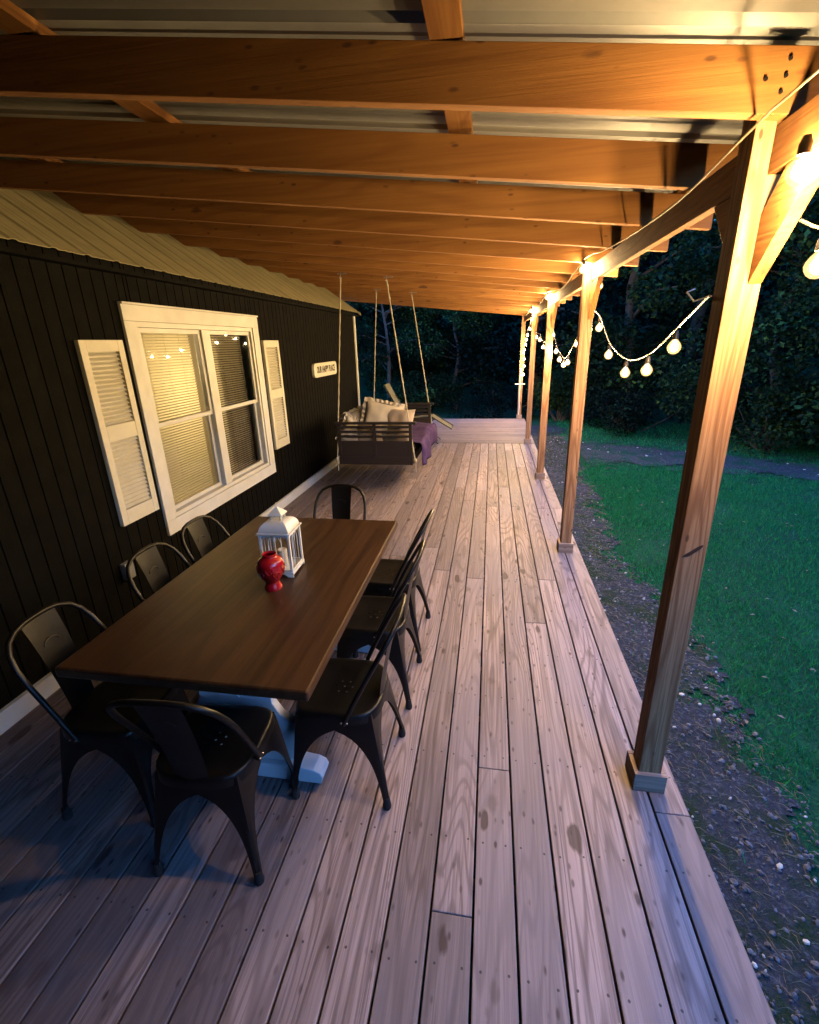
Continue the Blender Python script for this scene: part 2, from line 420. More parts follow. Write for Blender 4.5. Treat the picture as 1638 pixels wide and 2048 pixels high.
mb.box(-3.9, .80, 12.002, 12.04, -.28, -.040, .002, .5)
for k in range(36): mb.box(-2.43, .799, -2.5+k*.406, -2.462+k*.406, -.25, -.041, 0, k*.77)
o = mb.build('deck_framing', 'rafter'); tag(o, None, None, None, 'structure')

# ------------------------------------------------------------------ porch posts
ordn = ['nearest', 'second', 'third', 'fourth', 'last']
pl = {1: 'nearest porch post, large at right, pale grain lit from above with a long knot scar',
      2: 'porch post second from the front, where the looped string of bulbs ends',
      3: 'third porch post, middle of the five along the deck edge',
      4: 'fourth porch post, beside the start of the crosswise deck boards',
      5: 'farthest porch post at the deck corner, with cable and white bracket on it',
      0: 'porch post beside the camera, outside the picture'}
post_objs = {}
for k, y0 in enumerate(POSTS):
    if k == 0: pass
    t = thing('porch_post', ((PX0+PX1)/2, y0+.0445, 0), pl[k], 'post', 'porch posts')
    post_objs[k] = t
    xc = (PX0+PX1)/2
    zt_ = zr(.70)+.13
    MB().prism([(PX0, .001), (PX1, .001), (PX1, 2.234), (.7205, 2.234), (.7205, zt_), (PX0, zt_)], 1, y0, y0+.089, k*1.37, None, .003).build('shaft', 'post', t, world=True)
    # base trim, four mitred pieces as one collar
    w = .0195; h = .092
    MB().box(PX0-w, PX1+w, y0-w, y0-.0005, .001, h, .0025, 2.1+k).build('base_trim', 'board_end', t, world=True)
    MB().box(PX0-w, PX1+w, y0+.0895, y0+.089+w, .001, h, .0025, 3.4+k).build('base_trim', 'board_end', t, world=True)
    MB().box(PX0-w, PX0-.0005, y0-.0002, y0+.0892, .001, h-.001, .002, 4.7+k).build('base_trim', 'board_endy', t, world=True)
    MB().box(PX1+.0005, PX1+w, y0-.0002, y0+.0892, .001, h-.001, .002, 5.9+k).build('base_trim', 'board_endy', t, world=True)
    if k == 1:
        pts = []
        for q in range(18):
            a = 2*math.pi*q/18; r1, r2 = .036*(1+.15*math.sin(3*a)), .0085*(1+.3*math.sin(2*a+1)); u, v_ = r1*math.cos(a), r2*math.sin(a)
            pts.append((.7165+u*.80-v_*.6, 1.118+u*.60+v_*.80))
        MB().prism(pts, 1, y0-.0012, y0+.001).build('knot_scar', plain('resin_knot', (.075, .032, .016), .6, var=.4, vscale=60.), t, world=True)
    if k < 5:
        for sgn in (-1, 1):
            if sgn == 1 and k == 5: continue
            ye = y0 if sgn < 0 else y0+.089
            # knee brace, mitred to post and header
            L = .29; wd = .13
            pts = [(ye+sgn*.0008, 1.965), (ye+sgn*.0008, 1.965+wd*1.35), (ye+sgn*(2.234-1.965-wd*1.35)/1.08, 2.2335), (ye+sgn*(2.234-1.965)/1.08, 2.2335)]
            if sgn < 0: pass
            b_ = MB().prism(pts, 0, .7225, .7595, 3.3*k+sgn, None, .002)
            b_.build('knee_brace', 'header', t, world=True)

# ------------------------------------------------------------------ porch roof
roof = thing('porch_roof', (-.9, 5., 2.3), 'open porch roof of pine rafters under pale corrugated metal', 'roof')
for k, y in enumerate(RAFT):
    xl = -2.97 if y < 8.6 else -4.4
    xl2 = xl + (.18 if y < 8.6 else 0)
    xr_ = 1.035
    pts = [(xl2 if y < 8.6 else xl, zr(xl2)), (xr_, zr(xr_)+.012), (xr_, zr(xr_)+.138), (xl, zr(xl)+.139)]
    if y < 8.6: pts = [(-2.935, zr(-2.935)), (xr_, zr(xr_)), (xr_, zr(xr_)+.139), (-3.15, zr(-3.15)+.139), (-3.15, zr(-3.15)+.12)]
    MB().prism(pts, 1, y, y+.038, k*1.91+.3, None, .002).build('rafter', 'rafter', roof, world=True)
for k in range(len(POSTS)-1):
    ya, yb = POSTS[k]+.045, POSTS[k+1]+.044
    if k == len(POSTS)-2: yb = 12.05
    MB().box(.722, .760, ya, yb-.002, 2.235, zr(.76)-.001, .0025, k*2.3).build('header_beam', 'header', roof, world=True)
MB().box(.722, .760, -2.6, POSTS[0]+.043, 2.235, zr(.76)-.001, .0025, 8.1).build('header_beam', 'header', roof, world=True)
for n_, px in enumerate((-.145, -1.42, -2.6, .93)):
    z = zr(px)+.1395
    MB().box(px-.045, px+.045, -2.0, 12.06, z+.004, z+.040, .002, n_*3.1).build('purlin', 'header', roof, world=True)
# corrugated sheet: profile along y, straight along the slope
def corrugate(ys0, ys1, pitch, hgt):
    out = []; y = ys0
    while y < ys1:
        out += [(y, 0), (y+.05, 0), (y+.066, hgt), (y+.088, hgt), (y+.104, 0), (y+pitch*.60, 0), (y+pitch*.63, hgt*.22), (y+pitch*.67, hgt*.22), (y+pitch*.70, 0), (y+pitch*.80, 0), (y+pitch*.83, hgt*.22), (y+pitch*.87, hgt*.22), (y+pitch*.9, 0)]
        y += pitch
    return out
pr = corrugate(-4.2, 12.1, .2286, .021)  # sheet lengthened behind the camera to block sky light from the deck
mb = MB(); vs = []; fs = []
def metal_x(y): return -3.3 if y < 8.75 else -4.5
xs = [1.085, -.8, -2.2, -3.28]
for (y, h) in pr:
    for xq in xs:
        vs.append((xq, y, zr(xq)+.1395+.044+h))
N = len(xs)
for i in range(len(pr)-1):
    for j in range(N-1): fs.append((i*N+j, i*N+j+1, (i+1)*N+j+1, (i+1)*N+j))
mb.add(vs, fs)
o = mb.build('metal_roofing', 'roofmetal', roof, world=True)
so_ = o.modifiers.new('t', 'SOLIDIFY'); so_.thickness = .0012; so_.offset = 1
mb = MB(); vs = []; fs = []
pr2 = [p for p in pr if p[0] > 8.8]
for (y, h) in pr2:
    for xq in (-3.281, -4.5): vs.append((xq, y, zr(xq)+.1395+.044+h))
for i in range(len(pr2)-1): fs.append((i*2, i*2+1, (i+1)*2+1, (i+1)*2))
mb.add(vs, fs); o = mb.build('metal_roofing', 'roofmetal', roof, world=True)
# short bolts where the nearest rafter meets the post
for (bx, dz) in ((.695, .045), (.70, .078), (.703, .112), (.655, .07), (.745, .06)):
    z = zr(bx)+dz
    mb = MB(); mb.lathe([(0., 0), (.0045, 0), (.0045, .004), (0., .004)], 10)
    o = mb.build('bolt', 'tube', roof); o.rotation_euler = (R(90), 0, 0)
    o.location = Vector((bx, 1.599, z)) - roof.location

# ------------------------------------------------------------------ house
XW = -2.44; YC = 8.75
house = thing('house', (XW, 3., 0), 'black sided house with a tan metal roof edge along the porch', 'house')
mb = MB(); prof = []
y = -2.6; holes = (3.115, 4.835, .565, 2.04)
gro = .1016
# siding as strips between grooves, cut round the window
def strip(y0, y1, z0, z1, x): mb.add([(x, y0, z0), (x, y1, z0), (x, y1, z1), (x, y0, z1)], [(0, 1, 2, 3)], y0)
def siding(y0, y1, z0, z1):
    n0 = math.floor(y0/gro); yy = y0
    while yy < y1-1e-5:
        nx = min((math.floor((yy+1e-6)/gro)+1)*gro, y1)
        g0, g1 = nx-.009, nx
        if g0 > yy: strip(yy, min(g0, y1), z0, z1, XW)
        if g0 < y1:
            a = max(g0, yy)
            mb.add([(XW, a, z0), (XW-.009, a+.002, z0), (XW-.009, a+.002, z1), (XW, a, z1)], [(0, 1, 2, 3)])
            strip(a+.002, nx-.002, z0, z1, XW-.009)
            mb.add([(XW-.009, nx-.002, z0), (XW, nx, z0), (XW, nx, z1), (XW-.009, nx-.002, z1)], [(0, 1, 2, 3)])
        yy = nx
siding(-2.6, holes[0], 0, 2.42); siding(holes[1], YC, 0, 2.42)
siding(holes[0], holes[1], 0, holes[2]); siding(holes[0], holes[1], holes[3], 2.42)
mb.add([(XW, YC, 0), (-8, YC, 0), (-8, YC, 2.42), (-5.2, YC, 4.3), (XW, YC, 2.42)], [(0, 1, 2, 3, 4)])
mb.add([(-2.44, -1.45, 0), (.35, -1.45, 0), (.35, -1.45, 2.38), (-2.44, -1.45, 2.70)], [(0, 1, 2, 3)])  # added wing behind the camera, keeps light off the near left deck
mb.add([(.35, -1.45, 0), (.35, -6, 0), (.35, -6, 2.38), (.35, -1.45, 2.38)], [(0, 1, 2, 3)])  # side of the same added, unseen light-blocking wing
mb.build('wall', 'siding', house, world=True)
MB().box(XW+.0005, XW+.02, -2.6, YC-.06, .001, .105, .002).box(XW+.0005, XW+.03, -2.6, YC-.06, .1055, .118, .002).build('baseboard', 'white', house, world=True)
mb = MB(); mb.box(XW+.0005, XW+.022, YC-.055, YC+.018, .001, 2.34, .002); mb.box(XW-.09, XW, YC+.0005, YC+.0175, .001, 2.34, .002)
mb.build('corner_trim', 'white', house, world=True)
# metal roof of the house: eave at x=-2.34 z=2.36, 35 degrees
hp = corrugate(-2.6, 8.70, .2286, .007); vs = []; fs = []; HS = .70
for (y, h) in hp+[(8.87, 0)]:
    for xq in (-2.34, -3.2, -5.2): vs.append((xq+h*.57, y, 2.362+(-2.34-xq)*HS+h*.82))
n_ = len(hp)+1
for i in range(n_-1):
    for j in range(2): fs.append((i*3+j, i*3+j+1, (i+1)*3+j+1, (i+1)*3+j))
mb = MB().add(vs, fs); o = mb.build('roof', 'houseroof', house, world=True)
s_ = o.modifiers.new('t', 'SOLIDIFY'); s_.thickness = .004; s_.offset = -1
MB().box(-2.438, -2.37, -2.6, 8.84, 2.31, 2.335, .002).build('soffit', 'siding', house, world=True)
rk = MB().prism([(-2.34, 2.33), (-2.34, 2.365), (-5.2, 2.365+2.86*HS), (-5.2, 2.33+2.86*HS-.06)], 1, 8.8705, 8.89, 0, None, 0)
rk.build('rake_trim', 'houseroof', house, world=True)

# window
wy0, wy1, wz0, wz1 = 3.012, 4.945, .476, 2.131
iy0, iy1, iz0, iz1 = 3.15, 4.79, .62, 1.997
WX = XW+.0005
win = MB().box(WX, WX+.022, wy0, wy1, iz1+.03, wz1, .002).box(WX, WX+.022, wy0, wy1, wz0, iz0-.035, .002)\
    .box(WX, WX+.0215, wy0, iy0-.035, iz0-.0345, iz1+.0295, .002).box(WX, WX+.0215, iy1+.035, wy1, iz0-.0345, iz1+.0295, .002)\
    .box(WX, WX+.036, wy0-.0, wy1, wz1+.0005, wz1+.014, .002)
win = win.build('window', 'white', house, world=True); win['label'] = 'white double window with four panes and closed blinds'
fr = MB()
def frame_rect(mb, y0, y1, z0, z1, w, x0, x1, bev=.002):
    mb.box(x0, x1, y0, y0+w, z0+w+.0005, z1-w-.0005, bev); mb.box(x0, x1, y1-w, y1, z0+w+.0005, z1-w-.0005, bev)
    mb.box(x0, x1, y0, y1, z0, z0+w, bev); mb.box(x0, x1, y0, y1, z1-w, z1, bev)
frame_rect(fr, iy0-.0345, iy1+.0345, iz0-.034, iz1+.029, .036, WX-.075, WX+.012)
fr.box(WX-.075, WX+.010, 3.915, 4.03, iz0+.003, iz1-.008, .003)
fr.build('frame', 'wframe', win, world=True)
def louver_mat(): pass
for wi, (a, b2) in enumerate(((iy0+.003, 3.914), (4.031, iy1-.003))):
    for si, (z0, z1, xo) in enumerate(((iz0+.003, 1.315, -.045), (1.285, iz1-.009, -.018))):
        s_ = MB(); frame_rect(s_, a, b2, z0, z1, .034, WX+xo-.012, WX+xo+.010)
        s_.build('sash', 'wframe', win, world=True)
        MB().add([(WX+xo, a+.033, z0+.033), (WX+xo, b2-.033, z0+.033), (WX+xo, b2-.033, z1-.033), (WX+xo, a+.033, z1-.033)], [(0, 1, 2, 3)]).build('glass', 'glass', win, world=True)
    bl = MB(); z = iz0+.01; xb = WX-.115; tilt = R(48) if wi == 0 else R(38)
    while z < iz1-.02:
        c, s2 = math.cos(tilt)*.0125, math.sin(tilt)*.0125
        jz = random.uniform(-.0012, .0012)
        bl.add([(xb-c, a+.01, z-s2+jz), (xb, a+.01, z+.002), (xb+c, a+.01, z+s2), (xb+c, b2-.01, z+s2), (xb, b2-.01, z+.002), (xb-c, b2-.01, z-s2-jz)][0:6],
               [(0, 1, 4, 5), (1, 2, 3, 4)])
        z += .0215
    for yy in (a+.17, (a+b2)/2+.02, b2-.17): bl.box(xb+.014, xb+.0155, yy-.001, yy+.001, iz0+.01, iz1-.01)
    bl.box(xb-.02, xb+.02, a+.005, b2-.005, iz1-.035, iz1, .002)
    bl.build('blinds', 'blind', win, world=True)
rb = MB(); A = (-3.9, XW-.201, 2.7, 5.3, .3, 2.3)
rb.box(A[0]-.02, A[0], A[2], A[3], A[4], A[5]).box(A[0], A[1], A[2]-.02, A[2], A[4], A[5]).box(A[0], A[1], A[3], A[3]+.02, A[4], A[5]).box(A[0], A[1], A[2], A[3], A[4]-.02, A[4]).box(A[0], A[1], A[2], A[3], A[5], A[5]+.02)
rb.box(XW-.2005, XW-.1995, 2.7, 3.10, .3, 2.3).box(XW-.2005, XW-.1995, 4.85, 5.3, .3, 2.3).box(XW-.2005, XW-.1995, 3.10, 4.85, .3, .55).box(XW-.2005, XW-.1995, 3.10, 4.85, 2.055, 2.3)
rb.build('interior', 'roomwall', win, world=True)
for (ca, cb_) in ((3.113, 3.30), (4.27, 4.837)):
    vs = []; fs = []; nn = 40
    for q in range(nn+1):
        yy = ca+(cb_-ca)*q/nn; xx = XW-.165+.012*math.sin(q*1.3)
        vs += [(xx, yy, .563), (xx, yy, 2.04)]
    for q in range(nn): fs.append((2*q, 2*q+1, 2*q+3, 2*q+2))
    MB().add(vs, fs).build('curtain', 'room', win, world=True)
lp = bpy.data.lights.new('room_lamp', 'POINT'); lp.energy = ROOM; lp.color = (1., .72, .34); lp.shadow_soft_size = .12
lo_ = bpy.data.objects.new('room_lamp', lp); col.objects.link(lo_); lo_.location = (-3.15, 3.75, 1.65)
jb = MB(); jb.box(XW-.199, WX-.0755, 3.10, 3.112, .5, 2.05).box(XW-.199, WX-.0755, 4.838, 4.85, .5, 2.05).box(XW-.199, WX-.0755, 3.113, 4.837, .55, .562).box(XW-.199, WX-.0755, 3.113, 4.837, 2.043, 2.055)
jb.build('reveal', 'wframe', win, world=True)

# shutters
def shutter(y0, y1, lab):
    z0, z1 = .72, 1.905; x0 = WX; x1 = WX+.03; r = .052
    s_ = MB(); s_.box(x0, x1, y0, y0+r, z0, z1, .003).box(x0, x1, y1-r, y1, z0, z1, .003)
    for (a, b2) in ((z0, z0+.10), (1.262+.02, 1.385), (z1-.07, z1)): s_.box(x0, x1-.0006, y0+r+.0003, y1-r-.0003, a, b2, .002)
    o = s_.build('shutter', 'shutter', house, world=True); o['label'] = lab
    lv = MB()
    for (a, b2) in ((z0+.10, 1.282), (1.385, z1-.07)):
        n = int((b2-a)/.0275)
        for i in range(n):
            z = a+(i+.5)*(b2-a)/n
            lv.bar((x0+.013, y0+r, z), (x0+.013, y1-r, z), .026, .004, 0, 0, (.62, 0, .78))
    lv.box(x0, x0+.004, y0+r, y1-r, z0+.1, z1-.07)
    lv.build('louvers', 'shutter', o, world=True)
shutter(2.59, 2.953, 'left louvered shutter, the nearer one'); shutter(5.012, 5.395, 'right louvered shutter, the farther one')
ob = MB().box(WX, WX+.045, 2.495, 2.575, .36, .48, .006); o = ob.build('outlet_cover', plain('grey_plastic', (.28, .28, .27), .5), house, world=True)

# sign
sg = thing('wall_sign', (XW+.015, 6.94, 1.51), 'white rounded plaque reading OUR HAPPY PLACE on the black wall', 'sign')
hw, hh, rr_ = .50, .095, .06
pts = []
for (cx_, cz_, a0) in ((hw-rr_, hh-rr_, 0), (-hw+rr_, hh-rr_, 90), (-hw+rr_, -hh+rr_, 180), (hw-rr_, -hh+rr_, 270)):
    for q in range(7): a = R(a0+q*15); pts.append((cx_+rr_*math.cos(a), cz_+rr_*math.sin(a)))
MB().prism(pts, 0, -.014, .022, 0, None, .002).build('board', 'signwhite', sg)
def text_mesh(body, size, name, mat, parent, loc, rot, xs=1.):
    cu = bpy.data.curves.new(name, 'FONT'); cu.body = body; cu.size = size; cu.align_x = 'CENTER'; cu.align_y = 'CENTER'; cu.extrude = .0008; cu.offset = .0035
    cu.resolution_u = 3
    tmp = bpy.data.objects.new('tmp', cu); col.objects.link(tmp)
    dg = bpy.context.evaluated_depsgraph_get(); me = bpy.data.meshes.new_from_object(tmp.evaluated_get(dg))
    bpy.data.objects.remove(tmp)
    me.materials.clear(); me.materials.append(M[mat])
    o = bpy.data.objects.new(name, me); col.objects.link(o); o.parent = parent; o.location = loc; o.rotation_euler = rot; o.scale = (xs, 1, 1)
    return o
text_mesh('OUR HAPPY PLACE', .125, 'lettering', 'ink', sg, (.0235, 0, 0), (R(90), 0, R(90)), .74)

# ------------------------------------------------------------------ table
tb = thing('dining_table', (-1.05, 1.975, 0), 'long dining table with dark brown top on white trestle legs', 'table')
mb = MB()
mb.box(-.485, .485, -.80, .80, .718, .760, .009, .4)
mb.build('tabletop', 'table', tb)
mb = MB(); mb.box(-.38, .38, -.6, .6, .655, .7175, .003)
mb.build('apron', 'table', tb)
for s_ in (-1, 1):
    yc = s_*.47
    prof = [(-.14, .654), (-.165, .50), (-.17, .40), (-.20, .345), (-.255, .30), (-.275, .25), (-.262, .18), (-.24, .13), (-.225, .085)]
    pts = prof+[(-x, z) for x, z in prof[::-1]]
    p = MB().prism(pts, 1, yc-.02, yc+.02, 0, None, .004).build('pedestal', 'tblwhite', tb)
    ft = [(-.36, .002), (-.37, .035), (-.36, .06), (-.33, .075), (-.27, .083), (.27, .083), (.33, .075), (.36, .06), (.37, .035), (.36, .002)]
    MB().prism(ft, 1, yc-.045, yc+.045, 0, None, .004).build('foot', 'tblwhite', p)
    bo = MB().lathe([(0, 0), (.016, 0), (.016, .003), (.009, .003), (.009, .012), (0, .012)], 12).build('bolt', 'tblwhite', p)
    bo.rotation_euler = (R(90) if s_ < 0 else R(-90), 0, 0); bo.location = (.02, yc+s_*.021, .43)
MB().box(-.02, .02, -.449, .449, .36, .46, .003).build('stretcher', 'tblwhite', tb)

# ------------------------------------------------------------------ chairs
def make_chair():
    t = thing('metal_chair', (0, 0, 0), 'x', 'chair', 'black metal chairs round the table')
    # seat plan: front (+y) nearly square, rear rounded
    def plan(sc, n=40):
        pts = []
        for k in range(n):
            a = 2*math.pi*k/n; c, s = math.cos(a), math.sin(a)
            e = .38 if s > 0 else .62
            x = .178*math.copysign(abs(c)**e, c); y = .175*math.copysign(abs(s)**e, s)
            pts.append((x*sc, y*sc))
        return pts
    b = bmesh.new(); rings = []
    levels = [(0.0, .441), (.30, .441), (.62, .443), (.86, .447), (.95, .4505), (1.0, .4485), (1.022, .441), (1.03, .425), (1.035, .405)]
    c0 = b.verts.new((0, 0, .441))
    for sc, z in levels[1:]:
        rings.append([b.verts.new((x, y, z)) for x, y in plan(sc)])
    n = 40
    for k in range(n): b.faces.new((c0, rings[0][k], rings[0][(k+1) % n]))
    for a_, b_ in zip(rings[:-1], rings[1:]):
        for k in range(n): b.faces.new((a_[k], b_[k], b_[(k+1) % n], a_[(k+1) % n]))
    bmesh.ops.recalc_face_normals(b, faces=b.faces)
    bmesh.ops.solidify(b, geom=list(b.faces), thickness=.002)
    me = bpy.data.meshes.new('seat'); b.to_mesh(me); b.free(); me.materials.append(M['chair'])
    o = bpy.data.objects.new('seat', me); col.objects.link(o)
    cut = MB()
    for (hx, hy) in [(0, 0)]+[(.036*math.cos(R(60*q+30)), .036*math.sin(R(60*q+30))) for q in range(6)]:
        cut.lathe([(0, .42), (.0048, .42), (.0048, .47), (0, .47)], 8, (hx, hy, 0))
    co = cut.build('cutter', 'chair')
    bo = o.modifiers.new('b', 'BOOLEAN'); bo.operation = 'DIFFERENCE'; bo.object = co; bo.solver = 'EXACT'
    dg = bpy.context.evaluated_depsgraph_get(); dg.update()
    me2 = bpy.data.meshes.new_from_object(o.evaluated_get(dg)); me2.name = 'seat'
    o.modifiers.clear(); o.data = me2; bpy.data.objects.remove(co)
    me2.shade_smooth(); me2.set_sharp_from_angle(angle=R(50)); o.parent = t
    # legs: folded sheet corners with arched inner edges
    top = {(1, 1): (.168, .160), (-1, 1): (-.168, .160), (1, -1): (.150, -.150), (-1, -1): (-.150, -.150)}
    foot = {(1, 1): (.203, .205), (-1, 1): (-.203, .205), (1, -1): (.203, -.215), (-1, -1): (-.203, -.215)}
    ZT, ZF = .436, .022
    for key in top:
        T, F = Vector(top[key]), Vector(foot[key])
        mb = MB()
        for axis in (0, 1):
            okey = (-key[0], key[1]) if axis == 0 else (key[0], -key[1])
            T2, F2 = Vector(top[okey]), Vector(foot[okey])
            n = 22; vs = []; fs = []
            for i in range(n+1):
                f = i/n; z = ZF+(ZT-ZF)*f
                e = F.lerp(T, f); e2 = F2.lerp(T2, f); d = (e2-e); half = d.length/2; d.normalize()
                u = min(1., f/.80)
                w = half-(half-.019-.012*f)*max(0., 1-u**3.2)**.55
                bow = .004*math.sin(math.pi*min(1, w/half))
                nrm = Vector((d.y, -d.x)); nrm = nrm if nrm.dot(e) > 0 else -nrm
                for q in range(5):
                    p = e+d*(w*q/4)+nrm*(.006 if q in (1, 2) else .003)*(1-f*.6)
                    if q == 0: p = e
                    vs.append((p.x, p.y, z))
            for i in range(n):
                for q in range(4): fs.append((i*5+q, i*5+q+1, (i+1)*5+q+1, (i+1)*5+q))
            mb.add(vs, fs)
        b = bmesh.new(); me = bpy.data.meshes.new('leg'); me.from_pydata(mb.v, [], mb.f); b.from_mesh(me)
        bmesh.ops.remove_doubles(b, verts=b.verts, dist=.0003)
        bmesh.ops.recalc_face_normals(b, faces=b.faces)
        bmesh.ops.solidify(b, geom=list(b.faces), thickness=.0018)
        b.to_mesh(me); b.free(); me.materials.append(M['chair']); me.shade_smooth(); me.set_sharp_from_angle(angle=R(40))
        lo = bpy.data.objects.new('leg', me); col.objects.link(lo); lo.parent = t
        fc = F*.955
        MB().lathe([(0, 0), (.017, 0), (.019, .012), (.016, .030), (.013, .055), (0, .055)], 12, (fc.x, fc.y, 0)).build('rubber_foot', 'rubber', lo, smooth=50)
    # hoop
    pts = []
    def hp(x, f): return Vector((x, -.045-.185*f-.035*f*f, .415+.435*f))
    def sp(x, f): return Vector((x, -.172-.045*f-.045*f*f, .425+.423*f))
    W = .192
    prof = [(.1875, 0.), (.189, .1), (.190, .25), (.191, .45), (.192, .6), (.188, .73), (.172, .85), (.145, .93), (.10, .98), (.05, 1.)]
    pts = [hp(x, f) for x, f in prof]+[hp(0, 1.003)]+[hp(-x, f) for x, f in prof[::-1]]
    MB().tube(pts, .0105, 10).build('back_hoop', 'chair', t, smooth=60)
    vs = []; fs = []
    for i in range(9):
        f = .02+.965*i/8; wd = .060+.018*f
        for q in range(5):
            u = -1+q*.5; p = sp(u*wd, f); p.y += .010*(u*u)-.002; vs.append(tuple(p))
    for i in range(8):
        for q in range(4): fs.append((i*5+q, i*5+q+1, (i+1)*5+q+1, (i+1)*5+q))
    o = MB().add(vs, fs).build('back_splat', 'chair', t, smooth=60)
    # embossed curve on the splat
    em = [Vector((sp(.034*math.cos(a), .72+.05*math.sin(a)))) for a in [math.pi*q/10 for q in range(11)]]
    MB().tube([p+Vector((0, .001, 0)) for p in em], .003, 6).build('embossing', 'chair', o)
    for sx in (-1, 1):
        for dy in (-.012, .012): MB().ico((sx*.199, -.052+dy, .432), .0045, 1).build('rivet', 'steel', t)
    return t
chair0 = make_chair()
specs = [
    (-.585, 1.585, R(90+1), 'black metal chair on the deck side, nearest of the three'),
    (-.585, 2.165, R(90), 'black metal chair on the deck side, middle of the three, seat showing its drain holes'),
    (-.600, 2.665, R(88), 'black metal chair on the deck side, farthest of the three'),
    (-1.50, 1.365, R(-87), 'black metal chair by the wall nearest the camera, its hoop against the dark siding'),
    (-1.505, 1.985, R(-90), 'black metal chair by the wall in front of the outlet, middle of three'),
    (-1.500, 2.415, R(-90), 'black metal chair under the window, farthest of the wall side three'),
    (-1.07, 2.955, R(180), 'black metal chair at the far head of the table'),
    (-.985, 1.235, R(4), 'black metal chair at the near head of the table, seen from behind'),
]
for i, (x, y, rz, lab) in enumerate(specs):
    c = chair0 if i == 0 else copy_tree(chair0)
    c.location = (x, y, .001); c.rotation_euler = (0, 0, rz); c['label'] = lab

# ------------------------------------------------------------------ lantern and vase
ln = thing('lantern', (-1.012, 2.022, .7605), 'white metal lantern with arched sides and domed roof on the brown table', 'lantern', rz=R(2))
hw = .072
mb = MB(); mb.box(-hw-.008, hw+.008, -hw-.008, hw+.008, .012, .028, .002)
for sx in (-1, 1):
    for sy in (-1, 1): mb.prism([(sx*(hw+.008), 0), (sx*(hw-.02), .0), (sx*(hw-.035), .0118), (sx*(hw+.008), .0118)], 1, sy*(hw+.008)-(.004 if sy > 0 else 0), sy*(hw+.008)+(.004 if sy < 0 else 0))
mb.build('base', 'lantern', ln)
for sx in (-1, 1):
    for sy in (-1, 1): MB().box(sx*hw-.006, sx*hw+.006, sy*hw-.006, sy*hw+.006, .0285, .222, .001).build('corner_bar', 'lantern', ln)
def arch_panel(mb):
    zb, zs, zt = .029, .165, .215; w = hw-.006
    out = MB()
    for cx_ in (-w/2, w/2, 0.):
        hh_ = w/2 if cx_ == 0. or True else w
        for sx in (-1, 1):
            pts = [Vector((cx_+sx*hh_, 0, zb))]+[Vector((cx_+sx*hh_*math.cos(a)**.8 if a < 1.57 else cx_, 0, zs+(zt-zs)*math.sin(a))) for a in [q*math.pi/2/8 for q in range(9)]]
            mb_pts.append(pts)
for side in range(4):
    mb = MB(); mb_pts = []; arch_panel(mb)
    for pts in mb_pts: mb.tube(pts, .0022, 5)
    mb.box(-hw+.006, hw-.006, -.003, .003, .210, .2215); mb.box(-hw+.006, hw-.006, -.003, .003, .0285, .036)
    o = mb.build('arched_panel', 'lantern', ln); a = side*math.pi/2
    o.location = (math.sin(a)*hw, -math.cos(a)*hw, 0); o.rotation_euler = (0, 0, a)
def square_loft(levels, thick=None):
    vs = []; fs = []
    for w, z in levels: vs += [(-w, -w, z), (w, -w, z), (w, w, z), (-w, w, z)]
    for i in range(len(levels)-1):
        for k in range(4): fs.append((i*4+k, i*4+(k+1) % 4, (i+1)*4+(k+1) % 4, (i+1)*4+k))
    fs += [(3, 2, 1, 0), tuple((len(levels)-1)*4+k for k in range(4))]
    return MB().add(vs, fs)
dome = [(hw+.012, .2220), (hw+.012, .229)]+[(.030+(hw-.027)*math.cos(q*math.pi/2/8), .229+.050*math.sin(q*math.pi/2/8)) for q in range(9)]
square_loft(dome).build('domed_roof', 'lantern', ln)
mb = MB()
for sx in (-1, 1):
    for sy in (-1, 1): mb.box(sx*.024-.004, sx*.024+.004, sy*.024-.004, sy*.024+.004, .2792, .303)
cu = mb.build('cupola', 'lantern', ln)
square_loft([(.036, .3032), (.036, .307), (.020, .324), (.004, .340)]).build('spire', 'lantern', cu)
rg = [Vector((0, .012*math.cos(a), .349+.012*math.sin(a))) for a in [2*math.pi*q/12 for q in range(12)]]
MB().tube(rg, .0015, 5, True).build('ring', 'lantern', cu)
MB().lathe([(0, 0), (.024, 0), (.024, .085), (.020, .088), (0, .083)], 20, (0, 0, .0285)).build('candle', 'candle', ln, smooth=40)

vs_ = thing('vase', (-.985, 1.835, .7605), 'glossy red ceramic vase in front of the white lantern', 'vase')
prof = [(0, .0), (.043, .0), (.045, .006), (.043, .016), (.037, .028), (.035, .040), (.045, .055), (.058, .078), (.065, .105), (.067, .125), (.063, .146), (.052, .162), (.038, .170), (.034, .176), (.036, .186), (.032, .187), (.029, .176), (.045, .160), (.057, .145), (.060, .125), (.055, .100), (.030, .062), (0, .055)]
MB().lathe(prof, 36).build('body', 'vase', vs_, smooth=50)
mb = MB()
for q in range(5):
    a0 = q*2*math.pi/5
    for (az, zz) in ((0, .118), (.5, .092)):
        cc = []
        for j in range(17):
            th = j*2*math.pi/16*.9; rr = .016+.003*math.sin(3*th)
            ang = a0+az+rr*math.cos(th)/.063; z = zz+rr*math.sin(th)*1.1
            rad = np.interp(z, [.055, .078, .105, .125, .146, .162], [.045, .058, .065, .067, .063, .052])+.001
            cc.append((rad*math.cos(ang), rad*math.sin(ang), z))
        mb.tube(cc, .0028, 6)
mb.build('relief_pattern', 'vase', vs_, smooth=60)

